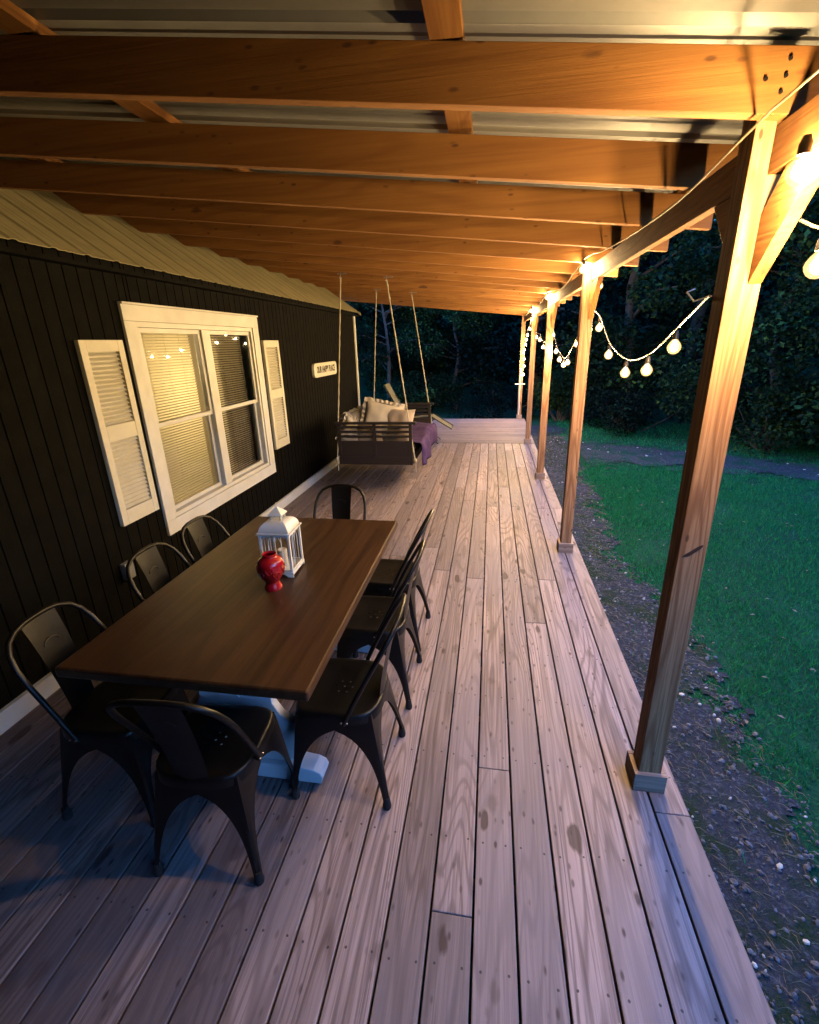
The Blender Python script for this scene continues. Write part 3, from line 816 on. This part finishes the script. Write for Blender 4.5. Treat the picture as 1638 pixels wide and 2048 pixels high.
# ------------------------------------------------------------------ swing bed
sw = thing('swing_bed', (-1.405, 6.62, .38), 'dark wooden daybed swing hung on ropes by the black wall', 'porch swing')
X0, X1, Y0, Y1 = -1.88, -.93, 5.64, 7.56
mb = MB()
mb.box(X0, X0+.04, Y0, Y1, .40, .50, .003, 1).box(X1-.04, X1, Y0, Y1, .40, .50, .003, 2)
mb.box(X0+.041, X1-.041, Y0, Y0+.04, .40, .5, .003, 3).box(X0+.041, X1-.041, Y1-.04, Y1, .40, .5, .003, 4)
for k in range(9): mb.box(X0+.041, X1-.041, Y0+.1+k*.2, Y0+.19+k*.2, .47, .49, .002, 5+k)
mb.build('base_frame', 'swing', sw, world=True)
def end_panel(y, name):
    mb = MB(); t = .032
    for xx in (X0+.001, X1-.041, (X0+X1)/2-.02): mb.box(xx, xx+.04, y, y+t, .505, .905, .003, xx)
    mb.box(X0-.03, X1+.05, y-.015, y+t+.015, .906, .935, .005, 7)
    for z in (.858, .800, .742): mb.box(X0+.042, X1-.042, y+.004, y+t-.004, z, z+.028, .002, z)
    mb.box(X0+.042, X1-.042, y+.004, y+t-.004, .50, .70, .002, 9)
    return mb.build(name, 'swing', sw, world=True)
end_panel(Y0, 'end_arm'); end_panel(Y1-.032, 'end_arm')
mb = MB()
for k in range(4): mb.box(X0, X0+.025, Y0+.04, Y1-.04, .56+k*.1, .625+k*.1, .003, k)
mb.box(X0-.02, X0+.04, Y0+.05, Y1-.05, .955, .985, .004, 8)
for yy in (Y0+.5, (Y0+Y1)/2, Y1-.5): mb.box(X0-.022, X0-.001, yy, yy+.05, .50, .954, .002, yy)
mb.build('backrest', 'swing', sw, world=True)
MB().box(X0+.045, X1-.03, Y0+.045, Y1-.045, .505, .62, .03).build('seat_cushion', 'pillow2', sw, world=True, smooth=60)
for (tx, ty, bx, by) in ((-1.77, 5.885, -1.90, 5.625), (-1.22, 5.885, -.895, 5.625), (-1.77, 7.715, -1.90, 7.575), (-1.22, 7.715, -.895, 7.575)):
    tz = zr(tx)-.06; n = 46; pts = []; rad = []
    bz = .44
    for i in range(n+1):
        f = i/n; pts.append((tx+(bx-tx)*f, ty+(by-ty)*f, tz+(bz-tz)*f)); rad.append(.0085+.0022*math.sin(i*2.1))
    ro = MB().tube(pts, rad, 7).build('rope', 'rope', sw, world=True, smooth=70)
    mb = MB(); mb.ico((bx, by, bz+.02), .022, 2, (1, 1, 1.5)); mb.tube([(bx, by, bz), (bx+.01, by-.005, bz-.12)], [.009, .004], 6)
    mb.build('knot', 'rope', ro, world=True, smooth=70)
    mb = MB(); mb.tube([(tx, ty, zr(tx)-.001), (tx, ty, zr(tx)-.045), (tx+.012, ty, zr(tx)-.062), (tx, ty, zr(tx)-.078), (tx-.012, ty, zr(tx)-.062), (tx-.003, ty, zr(tx)-.045)], .0035, 6)
    mb.box(tx-.035, tx+.075, ty-.012, ty+.012, zr(tx)-.022, zr(tx)-.0145, .001)
    mb.build('hook', 'steel', ro, world=True)

def pillow(name, loc, size, rot, mat, label, ruffle=False, seed=1):
    rs = random.Random(seed); n = 16; w, h, d = size
    vs = []; fs = []
    for s_ in (1, -1):
        for i in range(n+1):
            for j in range(n+1):
                u, v = -1+2*i/n, -1+2*j/n
                th = (1-abs(u)**2.6)**.55*(1-abs(v)**2.6)**.55 if abs(u) < 1 and abs(v) < 1 else 0
                pin = 1-.10*(1-abs(v)**2)*abs(u)**3; pin2 = 1-.10*(1-abs(u)**2)*abs(v)**3
                wr = .012*math.sin(7*u+3*v+seed)*math.sin(5*v-2*u+seed*2)*th
                vs.append((u*w/2*pin, v*h/2*pin2, s_*(th*d/2+wr*1.0)))
    N = (n+1)**2
    for i in range(n):
        for j in range(n):
            a = i*(n+1)+j; fs.append((a, a+n+1, a+n+2, a+1)); a += N; fs.append((a, a+1, a+n+2, a+n+1))
    mb = MB().add(vs, fs)
    b = bmesh.new(); me = bpy.data.meshes.new('x'); me.from_pydata(mb.v, [], mb.f); b.from_mesh(me); bmesh.ops.remove_doubles(b, verts=b.verts, dist=.0008)
    t = thing(name, loc, label, 'pillow', 'cream pillows heaped on the swing'); t.rotation_euler = rot
    MB().bm(b).build('cover', mat, t, smooth=80)
    if ruffle:
        vs = []; fs = []; m_ = 160
        for i in range(m_):
            a = 2*math.pi*i/m_; c, s = math.cos(a), math.sin(a)
            q = 1/max(abs(c), abs(s)); ex = c*q*w/2*.96; ey = s*q*h/2*.96
            wv = .018*math.sin(i*1.15); L = 1+.13+.02*math.sin(i*.7)
            vs += [(ex*.97, ey*.97, 0), (ex*L, ey*L, wv)]
        for i in range(m_): fs.append((2*i, 2*i+1, 2*((i+1) % m_)+1, 2*((i+1) % m_)))
        MB().add(vs, fs).build('ruffle', mat, t, smooth=80)
    return t
pillow('pillow', (-1.14, 5.86, .85), (.42, .46, .17), (R(78), R(4), R(-14)), 'pillow2', 'plain tan pillow at the right end of the heap, under the near rope', False, 3)
pillow('pillow', (-1.36, 5.90, .90), (.50, .50, .18), (R(74), R(12), R(6)), 'pillow', 'large cream pillow with a peaked top corner, in the middle of the heap', True, 5)
pillow('pillow', (-1.60, 5.98, .86), (.48, .46, .17), (R(66), R(-22), R(14)), 'pillow', 'cream ruffled pillow leaning behind the large one', True, 8)
pillow('pillow', (-1.70, 5.80, .78), (.36, .34, .13), (R(70), R(30), R(20)), 'pillow', 'small ruffled pillow at the wall end of the heap', True, 11)
pillow('pillow', (-1.50, 5.77, .76), (.36, .30, .13), (R(80), R(-8), R(-4)), 'pillow2', 'small tan cushion low in front of the heap', False, 14)

vs_.scale = (.93, .93, .96)

# purple blanket draped over the front edge of the swing
vs = []; fs = []; nu, nv = 40, 26
for i in range(nu+1):
    u = i/nu; y = 5.82+1.55*u
    for j in range(nv+1):
        v = j/nv; s = v*1.0
        if s < .55: x, z = -1.43+s, .655+.02*math.sin(7*u+6*s)
        elif s < .70:
            a = (s-.55)/.15*math.pi/2; x, z = -.88+.055*math.sin(a), .60+.055*math.cos(a)
        else: x, z = -.825+.008*math.sin(9*u), .60-(s-.70)*(.74+.12*math.sin(3.1*u+.6))
        fold = .028*math.sin(17*u+1.5*math.sin(5*u))*smoothstep((s-.5)/.4)
        x += fold*(1 if s > .6 else .2); z += .25*fold*(s < .6)
        if s > .70: x += .04*(s-.7)*math.sin(6*u)
        vs.append((x, y+.02*math.sin(5*v+3*u), z))
for i in range(nu):
    for j in range(nv):
        a = i*(nv+1)+j; fs.append((a, a+1, a+nv+2, a+nv+1))
o = MB().add(vs, fs).build('blanket', 'blanket', smooth=80); tag(o, 'purple fleece blanket draped over the front of the swing', 'blanket')
s_ = o.modifiers.new('t', 'SOLIDIFY'); s_.thickness = .012

# ------------------------------------------------------------------ reclining lounge chair beyond the swing
lc = thing('lounge_chair', (-1.3, 9.0, 0), 'grey folding lounge chair on the deck beyond the swing', 'lounge chair')
y0, y1 = 8.82, 9.22
path = [(-1.95, 1.10), (-1.72, .70), (-1.58, .47), (-1.22, .52), (-1.08, .53), (-.90, .42), (-.70, .30)]
vs = []; fs = []
for (x, z) in path: vs += [(x, y0+.03, z-.01), (x, y1-.03, z-.01)]
for i in range(len(path)-1): fs.append((2*i, 2*i+1, 2*i+3, 2*i+2))
o = MB().add(vs, fs).build('sling', 'sling', lc, world=True); s_ = o.modifiers.new('t', 'SOLIDIFY'); s_.thickness = .006
mb = MB()
mb.tube([(x, y0, z) for x, z in path]+[(x, y1, z) for x, z in path[::-1]], .011, 8, True)
mb.build('frame', 'tube', lc, world=True, smooth=60)
MB().bar((-1.96, (y0+y1)/2, 1.12), (-1.84, (y0+y1)/2, .88), .36, .05, .015).build('headrest', 'sling', lc, world=True)
for yy in (y0-.02, y1+.02):
    MB().tube([(-1.75, yy, .02), (-1.0, yy, .50)], .011, 8).build('leg', 'tube', lc, world=True)
    MB().tube([(-.95, yy, .02), (-1.6, yy, .55)], .011, 8).build('leg', 'tube', lc, world=True)
    MB().tube([(-1.75, yy, .66), (-1.2, yy, .70)], .014, 8).build('armrest', 'tube', lc, world=True)

# ------------------------------------------------------------------ string lights
gl = [(-.0, 0), ]
def bulb(parent, p, tilt=0.):
    """socket above a small globe, hanging from p"""
    x, y, z = p
    g = MB().lathe([(.0, -.0285), (.011, -.0265), (.020, -.020), (.026, -.010), (.0285, 0), (.026, .010), (.020, .020), (.0125, .029), (.011, .034), (0, .034)], 14, p)
    bo = g.build('bulb', 'globe', parent, world=True, smooth=70)
    MB().ico(p, .0155, 2, (1, 1, 1.15)).build('glowing_core', 'bulb', bo, world=True)
    MB().lathe([(0, .070), (.008, .070), (.011, .060), (.0135, .055), (.0135, .033), (0, .033)], 10, p).build('socket', 'socket', bo, world=True, smooth=50)
def string(label, bulbs, ends, wires=None):
    cx_ = sum(b[0] for b in bulbs)/len(bulbs); cy_ = sum(b[1] for b in bulbs)/len(bulbs)
    t = thing('string_lights', ends[0], label, 'string lights', 'globe string lights along the porch edge')
    for b_ in bulbs: bulb(t, b_)
    pts = [Vector(ends[0])]+[Vector((b_[0], b_[1], b_[2]+.078)) for b_ in bulbs]+[Vector(ends[1])]
    if wires: pts = [Vector(w) for w in wires]
    # smooth polyline
    out = []
    for i in range(len(pts)-1):
        p0, p1, p2, p3 = pts[max(i-1, 0)], pts[i], pts[i+1], pts[min(i+2, len(pts)-1)]
        for q in range(6):
            s = q/6; out.append(.5*((2*p1)+(p2-p0)*s+(2*p0-5*p1+4*p2-p3)*s*s+(3*p1-p0-3*p2+p3)*s**3))
    out.append(pts[-1]); MB().tube(out, .0036, 6).build('wire', 'wire', t, world=True, smooth=60)
    return t
string('looped string of globe bulbs sagging between the nearest and second posts',
       [(.79, 2.347, 1.783), (.79, 2.688, 1.667), (.79, 3.092, 1.63), (.80, 3.611, 1.718), (.83, 4.169, 1.905), (.83, 4.599, 2.024)],
       ((.665, 1.74, 1.945), (.76, 4.17, 2.25)),)
string('string of globe bulbs hanging from the second post to the third',
       [(.83, 4.316, 2.22), (.83, 4.548, 2.125), (.80, 4.95, 1.78), (.80, 5.447, 1.594), (.80, 5.726, 1.556), (.80, 6.1, 1.60), (.80, 6.472, 1.685), (.80, 6.912, 1.885), (.80, 7.121, 2.12)],
       ((.70, 4.07, 2.31), (.70, 6.51, 2.32)),
       [(.70, 4.07, 2.31), (.83, 4.316, 2.298), (.83, 4.548, 2.203), (.80, 4.95, 1.858), (.80, 5.447, 1.672), (.80, 5.726, 1.634), (.80, 6.1, 1.678), (.80, 6.472, 1.763), (.80, 6.912, 1.963), (.80, 7.121, 2.198), (.76, 6.62, 2.30)])
string('string of globe bulbs hanging from the third post to the fourth',
       [(.78, 7.3, 1.85), (.79, 7.6, 1.74), (.79, 8.0, 1.72), (.77, 8.407, 1.826), (.765, 9.0, 1.87), (.77, 9.65, 1.96), (.77, 10.062, 2.121)],
       ((.70, 6.51, 2.33), (.70, 8.96, 2.32)))
string('farthest string of globe bulbs, between the fourth and last posts',
       [(.745, 9.95, 2.19), (.74, 10.4, 2.04), (.73, 10.8, 1.93), (.73, 11.05, 1.84), (.73, 11.25, 1.74), (.725, 11.5, 1.62), (.725, 11.7, 1.56), (.73, 11.40, 1.43), (.73, 11.3, 1.28), (.73, 11.45, 1.09)],
       ((.70, 8.96, 2.33), (.70, 11.5, .95)))
string('top bulbs on the beam wire along the inner face of the porch beam',
       [(.69, 1.418, 2.18), (.648, 4.035, 2.31), (.655, 6.47, 2.31), (.65, 8.91, 2.29)],
       ((.655, -.5, 2.36), (.66, 11.9, 2.33)),
       [(.64, -.5, 2.36), (.63, 1.25, 2.325), (.652, 1.585, 2.335), (.645, 2.09, 2.285), (.655, 2.77, 2.30), (.66, 3.4, 2.335), (.650, 4.03, 2.375), (.66, 5.2, 2.30), (.655, 6.46, 2.37), (.66, 7.7, 2.31), (.655, 8.90, 2.36), (.66, 10.4, 2.30), (.66, 11.95, 2.34)])
string('light string at the right edge, running from the nearest post toward the viewer',
       [(.77, 1.41, 1.98), ],
       ((.765, 1.62, 2.15), (.74, -.75, 2.25)),
       [(.762, 1.62, 2.15), (.77, 1.41, 2.056), (.80, 1.0, 1.95), (.80, .4, 1.93), (.76, -.3, 2.05), (.74, -.75, 2.25)])

# hook and cable bits on posts
p1 = post_objs[1]
MB().tube([(.672, 1.742, 1.945), (.645, 1.80, 1.935), (.63, 1.83, 1.965), (.66, 1.85, 1.975)], .0028, 6).build('hook', 'steel', p1, world=True)
p5 = post_objs[5]
mb = MB(); mb.box(.58, .815, 11.985, 12.0, .825, .845, .003); mb.build('bracket', 'white', p5, world=True)
MB().box(.686, .735, 11.975, 12.009, 1.10, 1.2, .004).build('junction_box', 'steel', p5, world=True)
MB().tube([(.70, 12.0, 1.1), (.70, 12.0, .45), (.705, 11.998, .3), (.70, 12.0, .1)], .010, 8).build('conduit', 'white', p5, world=True)
MB().tube([(.72, 12., .42), (.78, 11.95, .30), (.86, 11.97, .33), (.90, 12.0, .42)], .006, 6).build('cable', 'tube', p5, world=True)

# ------------------------------------------------------------------ yard
def sheet(name, mat, outline, z, kind='structure'):
    mb = MB(); mb.add([(x, y, z) for x, y in outline], [tuple(range(len(outline)))]); o = mb.build(name, mat)
    b = bmesh.new(); b.from_mesh(o.data); bmesh.ops.triangulate(b, faces=b.faces); b.to_mesh(o.data); b.free()
    o['kind'] = kind; return o
# big ground, gently uneven; rises into a wooded hill far off
rs = np.random.RandomState(3)
def gz(x, y):
    return G+.03*math.sin(x*.8+1)*math.sin(y*.6)
xs_ = np.concatenate([np.linspace(-120, -14, 8), np.linspace(-12, 30, 85), np.linspace(36, 140, 8)])
ys_ = np.concatenate([np.linspace(-80, -6, 6), np.linspace(-4, 40, 89), np.linspace(46, 160, 8)])
def hillz(x, y):
    z = gz(x, y)
    dcam = math.hypot(x, y)
    if y > -2 or x > 6:
        e = smoothstep((dcam-19)/22)*9*(1 if x > -20 else .7)
        z += e if (x > -1.5 or y > 12) else 0
    return z
mb = MB(); nx, ny = len(xs_), len(ys_)
mb.add([(float(x), float(y), hillz(float(x), float(y))) for y in ys_ for x in xs_], [(j*nx+i, j*nx+i+1, (j+1)*nx+i+1, (j+1)*nx+i) for j in range(ny-1) for i in range(nx-1)])
o = mb.build('lawn', 'lawn', smooth=80); o['kind'] = 'structure'
def jag(pts, amp, step, seed):
    r = random.Random(seed); out = []
    for (a, b2) in zip(pts, pts[1:]+pts[:1]):
        L = math.hypot(b2[0]-a[0], b2[1]-a[1]); n = max(1, int(L/step))
        for i in range(n):
            f = i/n; out.append((a[0]+(b2[0]-a[0])*f+r.uniform(-amp, amp), a[1]+(b2[1]-a[1])*f+r.uniform(-amp, amp)))
    return out
right_edge = [(1.45, -3), (1.45, 1.2), (1.49, 1.65), (1.52, 1.84), (1.60, 2.18), (1.53, 2.44), (1.53, 2.77), (1.63, 3.39), (1.58, 4.16), (1.34, 5.1), (1.53, 6.2), (1.62, 7.6), (1.66, 9.), (1.9, 13.2)]
def edge_x(y): return float(np.interp(y, [p[1] for p in right_edge], [p[0] for p in right_edge]))
def inpath(x, y):
    c = float(np.interp(x, [1.4, 2.5, 4.0, 5.5, 8.0, 14.], [10.2, 10.3, 9.6, 8.7, 7.2, 5.5])); w = float(np.interp(x, [1.4, 3, 5, 7, 9], [1.1, .95, .75, .5, .3]))
    return abs(y-c)/w
def surf_grid(name, mat, x0, x1, y0, y1, stepx, stepy, test, dz):
    """sheet lying just above the lawn where test(x,y) holds, with a ragged edge"""
    mb = MB(); idx = {}; vs = []; fs = []
    nx = int((x1-x0)/stepx); ny = int((y1-y0)/stepy)
    for j in range(ny):
        for i in range(nx):
            x = x0+i*stepx; y = y0+j*stepy
            if test(x+stepx/2, y+stepy/2):
                q = []
                for (a, b2) in ((i, j), (i+1, j), (i+1, j+1), (i, j+1)):
                    if (a, b2) not in idx:
                        idx[(a, b2)] = len(vs); xx, yy = x0+a*stepx, y0+b2*stepy; vs.append((xx, yy, hillz(xx, yy)+dz+.015))
                    q.append(idx[(a, b2)])
                fs.append(tuple(q))
    o = mb.add(vs, fs).build(name, mat, smooth=80); o['kind'] = 'structure'; return o
nr = random.Random(9)
def nz(x, y): return .12*math.sin(x*7+y*3)+.09*math.sin(y*11-x*5)+.07*math.sin(x*19+y*17)+.05*math.sin(x*41-y*37)+.04*math.sin(y*71+x*53)
surf_grid('gravel_strip', 'gravel', .2, 2.1, -3, 13.5, .05, .05, lambda x, y: x < edge_x(y)+nz(x, y)*.7, .0)
surf_grid('dirt_path', 'dirt', 1.9, 9, 5, 12, .07, .07, lambda x, y: inpath(x, y)+nz(x, y)*1.6 < 1, .004)
# loose stones and litter
mb = MB(); mb2 = MB()
for _ in range(3600):
    y = random.uniform(.3, 12.) if rnd() < .8 else random.uniform(.3, 5); ex = edge_x(y); x = .86+(ex-.86+.1)*rnd()**.9
    r = random.choice([.005, .006, .008, .010, .012, .017])*random.uniform(.7, 1.2)
    tgt = mb2 if rnd() < .04 else mb
    tgt.ico((x, y, hillz(x, y)+.018), r, 1, (1, random.uniform(.6, 1), random.uniform(.4, .8)), Euler((rnd(), rnd(), rnd()*6)), rnd())
o = mb.build('gravel', 'stone'); tag(o, 'grey gravel scattered along the deck edge', None, None, 'stuff')
for _ in range(80):
    x, y = random.uniform(1.6, 8), random.uniform(6, 11.5)
    if inpath(x, y) < 1: mb2.ico((x, y, hillz(x, y)+.018), random.uniform(.008, .03), 1, (1, .8, .5), None, rnd())
o = mb2.build('pale_gravel', 'palestone'); tag(o, 'pale stones scattered in the gravel and path', None, None, 'stuff')
# dry twigs and leaf litter
mb = MB()
for _ in range(4200):
    y = random.uniform(.3, 12.); x = random.uniform(.88, edge_x(y)+.05); a = rnd()*6.3; L = random.uniform(.02, .10); z = hillz(x, y)+.022+rnd()*.012
    dx, dy = math.cos(a)*L, math.sin(a)*L; w = .0016
    mb.add([(x, y, z), (x+dx*.5-dy*.1, y+dy*.5+dx*.1, z+.008), (x+dx, y+dy, z), (x+dx*.5-dy*.1+w, y+dy*.5+dx*.1+w, z+.010)], [(0, 1, 3), (1, 2, 3)], rnd())
o = mb.build('dry_twigs', plain('dry_straw', (.22, .17, .12), .9)); tag(o, 'dry twigs and straw lying on the gravel', None, None, 'stuff')

# grass blades (numpy, one stuff mesh)
rs = np.random.RandomState(11)
def blades(n, x0, x1, y0, y1, hmin, hmax, seed, keep):
    rs = np.random.RandomState(seed)
    x = rs.uniform(x0, x1, n); y = rs.uniform(y0, y1, n)
    k = np.array([keep(a, b2) for a, b2 in zip(x, y)]); x, y = x[k], y[k]; n = len(x)
    z = np.array([hillz(a, b2) for a, b2 in zip(x, y)])
    a = rs.uniform(0, 2*np.pi, n); h = rs.uniform(hmin, hmax, n)*(.7+.5*np.sin(x*2.3+np.sin(y*3.1))**2); w = .0022+.0016*rs.rand(n)+.0006*y/3
    ln_ = rs.uniform(.2, .9, n)*h; b_ = rs.uniform(0, 2*np.pi, n)
    v = np.zeros((n, 3, 3)); ca, sa = np.cos(a)*w, np.sin(a)*w
    v[:, 0] = np.stack([x-ca, y-sa, z], 1); v[:, 1] = np.stack([x+ca, y+sa, z], 1); v[:, 2] = np.stack([x+np.cos(b_)*ln_, y+np.sin(b_)*ln_, z+h], 1)
    return v.reshape(-1, 3), rs.rand(n)
def tri_mesh(name, v, bid, mat):
    n = len(v)//3; me = bpy.data.meshes.new(name)
    me.vertices.add(n*3); me.vertices.foreach_set('co', v.astype('f').ravel())
    me.loops.add(n*3); me.loops.foreach_set('vertex_index', np.arange(n*3, dtype='i'))
    me.polygons.add(n); me.polygons.foreach_set('loop_start', np.arange(0, n*3, 3, dtype='i'))
    me.update(calc_edges=True)
    at = me.attributes.new('bid', 'FLOAT', 'FACE'); at.data.foreach_set('value', bid.astype('f'))
    me.materials.append(M[mat]); o = bpy.data.objects.new(name, me); col.objects.link(o); return o
def gk(x, y):
    if math.hypot(x, y) > 15 or x < .95: return False
    e = (x-edge_x(y)-nz(x, y)*.9)/.22; p = (inpath(x, y)-1-nz(x, y)*2.)/.35
    bare = math.sin(x*2.1+1.3)*math.sin(y*1.7+x)+.6*math.sin(x*5.3-y*4.1)
    q = smoothstep(e*.5+.5)*smoothstep(p*.5+.5)*(1 if bare < .95 else .35)
    return rnd() < max(q, .05)
v1, b1 = blades(170000, 1.1, 7.5, 1.6, 9.5, .022, .05, 1, gk)
v2, b2_ = blades(50000, 1.6, 12, 6., 15, .035, .08, 2, gk)
o = tri_mesh('grass', np.concatenate([v1, v2]), np.concatenate([b1, b2_]), 'grass'); tag(o, 'short green lawn grass beyond the gravel', None, None, 'stuff')

mb = MB()
for _ in range(420):
    x = random.uniform(1.3, 8); y = random.uniform(1.5, 11); a = rnd()*6.3; L = random.uniform(.008, .026); z = hillz(x, y)+.03+rnd()*.02; c, s_ = math.cos(a)*L, math.sin(a)*L
    mb.add([(x-c, y-s_, z), (x+s_*.5, y-c*.5, z+.006), (x+c, y+s_, z+.003), (x-s_*.5, y+c*.5, z+.008)], [(0, 1, 2), (0, 2, 3)], rnd())
o = mb.build('fallen_leaves', plain('dry_leaf', (.22, .19, .15), .8, var=.5, vscale=3.)); tag(o, 'pale fallen leaves lying on the lawn', None, None, 'stuff')

# ------------------------------------------------------------------ trees and bushes
def leaf_cloud(centres, radii, n, size, seed, squash=.8):
    rs = np.random.RandomState(seed); centres = np.array(centres); radii = np.array(radii)
    ci = rs.choice(len(centres), n, p=radii**2*(wq := rs.uniform(.25, 1.5, len(centres)))/np.sum(radii**2*wq))
    d = rs.normal(size=(n, 3)); d /= np.linalg.norm(d, axis=1)[:, None]
    rad = radii[ci]*rs.uniform(.35, 1.08, n)**.6
    c = centres[ci]+d*rad[:, None]*np.array([1, 1, squash])
    # leaves: kite of two triangles folded on the midrib
    t = rs.normal(size=(n, 3)); t[:, 2] = t[:, 2]*.5-.35; t /= np.linalg.norm(t, axis=1)[:, None]
    nrm = rs.normal(size=(n, 3))*.6+np.array([0, 0, 1]); s = np.cross(t, nrm); s /= np.linalg.norm(s, axis=1)[:, None]
    up_ = np.cross(s, t); L = size*rs.uniform(.6, 1.3, n)[:, None]; W = L*.36
    a = c; b = c+t*L; l = c+t*L*.45+s*W+up_*W*.35; r = c+t*L*.45-s*W+up_*W*.35
    v = np.stack([a, b, l, a, r, b], 1).reshape(-1, 3)
    return v, np.repeat(rs.rand(n)*.6+.4*rs.rand(len(centres))[ci], 2)
def crown_object(v, bid, mat, parent, name='crown'):
    o = tri_mesh(name, v, bid, mat); o.parent = parent; return o
def make_tree(h, crown_r, z0, nleaf, leaf, seed, mat='leaf', trunk_r=.16, label='x'):
    r = random.Random(seed); t = thing('tree', (0, 0, 0), label, 'tree', 'trees at the edge of the yard')
    mb = MB(); lean = r.uniform(-.4, .4); top = Vector((lean, r.uniform(-.3, .3), h*.85))
    pts = [Vector((0, 0, -.3)).lerp(top, q/8)+Vector((.10*math.sin(q*1.3+seed), .1*math.cos(q*1.7), 0)) for q in range(9)]
    mb.tube(pts, [trunk_r*(1-.09*q) for q in range(9)], 8)
    cs, rd = [], []
    nb = 26
    for q in range(nb):
        f = r.uniform(z0, 1.); base = Vector((0, 0, 0)).lerp(top, min(f, .95)); a = r.uniform(0, 6.283); R_ = crown_r*(.35+.65*math.sin(math.pi*min(.95, (f-z0)/(1-z0)*.8+.15)))*r.uniform(.6, 1.05)
        tip = base+Vector((math.cos(a)*R_, math.sin(a)*R_, r.uniform(-.1, .5)*crown_r*.5))
        mid = base.lerp(tip, .5)+Vector((0, 0, .12*R_))
        mb.tube([base, mid, tip], [trunk_r*.32, trunk_r*.2, .012], 5)
        cs.append(tip); rd.append(crown_r*r.uniform(.22, .42)); cs.append(mid); rd.append(crown_r*r.uniform(.15, .28))
    mb.build('trunk', 'bark', t, smooth=60)
    v, b_ = leaf_cloud([tuple(c) for c in cs], rd, nleaf, leaf, seed); crown_object(v, b_, mat, t)
    return t
protoA = make_tree(8.5, 2.6, .10, 26000, .115, 1, 'leaf', .16)
protoB = make_tree(11., 3.2, .12, 24000, .14, 2, 'leafdark', .2)
protoC = make_tree(6.5, 2.2, .05, 22000, .10, 3, 'leaf', .10)
tspots = [
    (7.6, 9.6, 1., 0, 'A', 'leafy tree nearest the lawn at the right edge, lit by the bulbs'),
    (6.2, 12.2, 1.0, 2.1, 'C', 'low leafy tree behind the gap right of the nearest post'),
    (4.0, 15.2, 1.05, 1.1, 'A', 'broad tree seen through the loop of bulbs'),
    (9.5, 13.6, 1.1, 4., 'B', 'tall dark tree behind the lit tree at the right'),
    (1.6, 18., 1., 3.2, 'B', 'dark tree seen just right of the far posts'),
    (-1.2, 17.2, .8, 5.2, 'C', 'bushy blue green tree centred beyond the deck end'),
    (-3.4, 16.4, .85, .6, 'C', 'bushy tree beyond the far house corner'),
    (-5.6, 19., 1., 2.6, 'B', 'dark tree behind the house corner'),
    (6.8, 18.5, 1.15, 5.6, 'B', 'tall dark tree between the lawn trees in the distance'),
    (11.5, 9.0, 1.1, 2.9, 'B', 'tall dark tree at the far right'),
    (-2.6, 21., 1.1, 1.9, 'A', 'tall tree farthest behind the deck end'),
    (12.5, 4.5, 1.05, 1.2, 'A', 'leafy tree to the right outside the lawn'),
]
used = set()
for (x, y, sc_, rz, k, lab) in tspots:
    pr_ = {'A': protoA, 'B': protoB, 'C': protoC}[k]
    t = pr_ if k not in used else copy_tree(pr_); used.add(k)
    t.location = (x, y, hillz(x, y)-.05); t.rotation_euler = (0, 0, rz); t.scale = (sc_,)*3; t['label'] = lab
def make_bush(w, h, n, leaf, seed, mat):
    r = random.Random(seed); t = thing('bush', (0, 0, 0), 'x', 'bush', 'bushes along the edge of the lawn')
    cs = [(r.uniform(-w, w)*.7, r.uniform(-w, w)*.7, r.uniform(.15, .85)*h) for _ in range(14)]; rd = [r.uniform(.25, .45)*w for _ in cs]
    mb = MB()
    for c in cs: mb.tube([(c[0]*.1, c[1]*.1, 0), (c[0]*.6, c[1]*.6, c[2]*.5), c], [.02, .014, .005], 5)
    mb.build('stems', 'bark', t); v, b_ = leaf_cloud(cs, rd, n, leaf, seed); crown_object(v, b_, mat, t, 'foliage')
    return t
bA = make_bush(1.1, 1.5, 5000, .085, 21, 'leaf'); bB = make_bush(1.3, 1.2, 5200, .07, 22, 'leafdark')
bspots = [(5.6, 10.6, 1., 0, 'A', 'leafy bush at the lawn edge just right of the nearest post'), (7.4, 8.6, 1., 1., 'B', 'low bush where the lawn meets the trees at the right'),
          (6.5, 9.9, .8, 2.6, 'A', 'rounded bush between two others at the right'), (3.7, 12.9, 1.05, 2., 'B', 'dark bush beyond the dirt path, seen through the bulbs'),
          (2.0, 14.4, .9, 3., 'A', 'bush beyond the far posts beside the yard'), (.2, 15.2, .95, 4., 'B', 'low bush just past the deck end'),
          (-2.3, 15.0, .8, 5., 'A', 'low bush behind the swing, past the deck'), (8.9, 7.0, 1.1, 1.7, 'B', 'low bush farthest right by the lawn')]
used = set()
for (x, y, sc_, rz, k, lab) in bspots:
    pr_ = {'A': bA, 'B': bB}[k]
    t = pr_ if k not in used else copy_tree(pr_); used.add(k)
    t.location = (x, y, hillz(x, y)-.03); t.rotation_euler = (0, 0, rz); t.scale = (sc_,)*3; t['label'] = lab
# far woods: one mass that nobody could count
cs, rd = [], []; r = random.Random(77)
for q in range(420):
    a = R(r.uniform(-45, 88)); d = r.uniform(21, 34)     # azimuth from +y toward +x
    x, y = math.sin(a)*d, math.cos(a)*d
    cs.append((x, y, hillz(x, y)+r.uniform(.2, 11))); rd.append(r.uniform(1.1, 2.4))
for q in range(520):  # taller ring, partly unseen, added to screen off the low sky
    a = R(r.uniform(-50, 200)); d = r.uniform(16, 23) if a > 1.4 else r.uniform(24, 34)
    x, y = math.sin(a)*d, math.cos(a)*d
    cs.append((x, y, r.uniform(.3, 17))); rd.append(r.uniform(1.6, 2.8))
v, b_ = leaf_cloud(cs, rd, 170000, .34, 5); o = tri_mesh('distant_woods', v, b_, 'leafdark'); tag(o, 'mass of dark woods rising behind the yard', None, None, 'stuff')
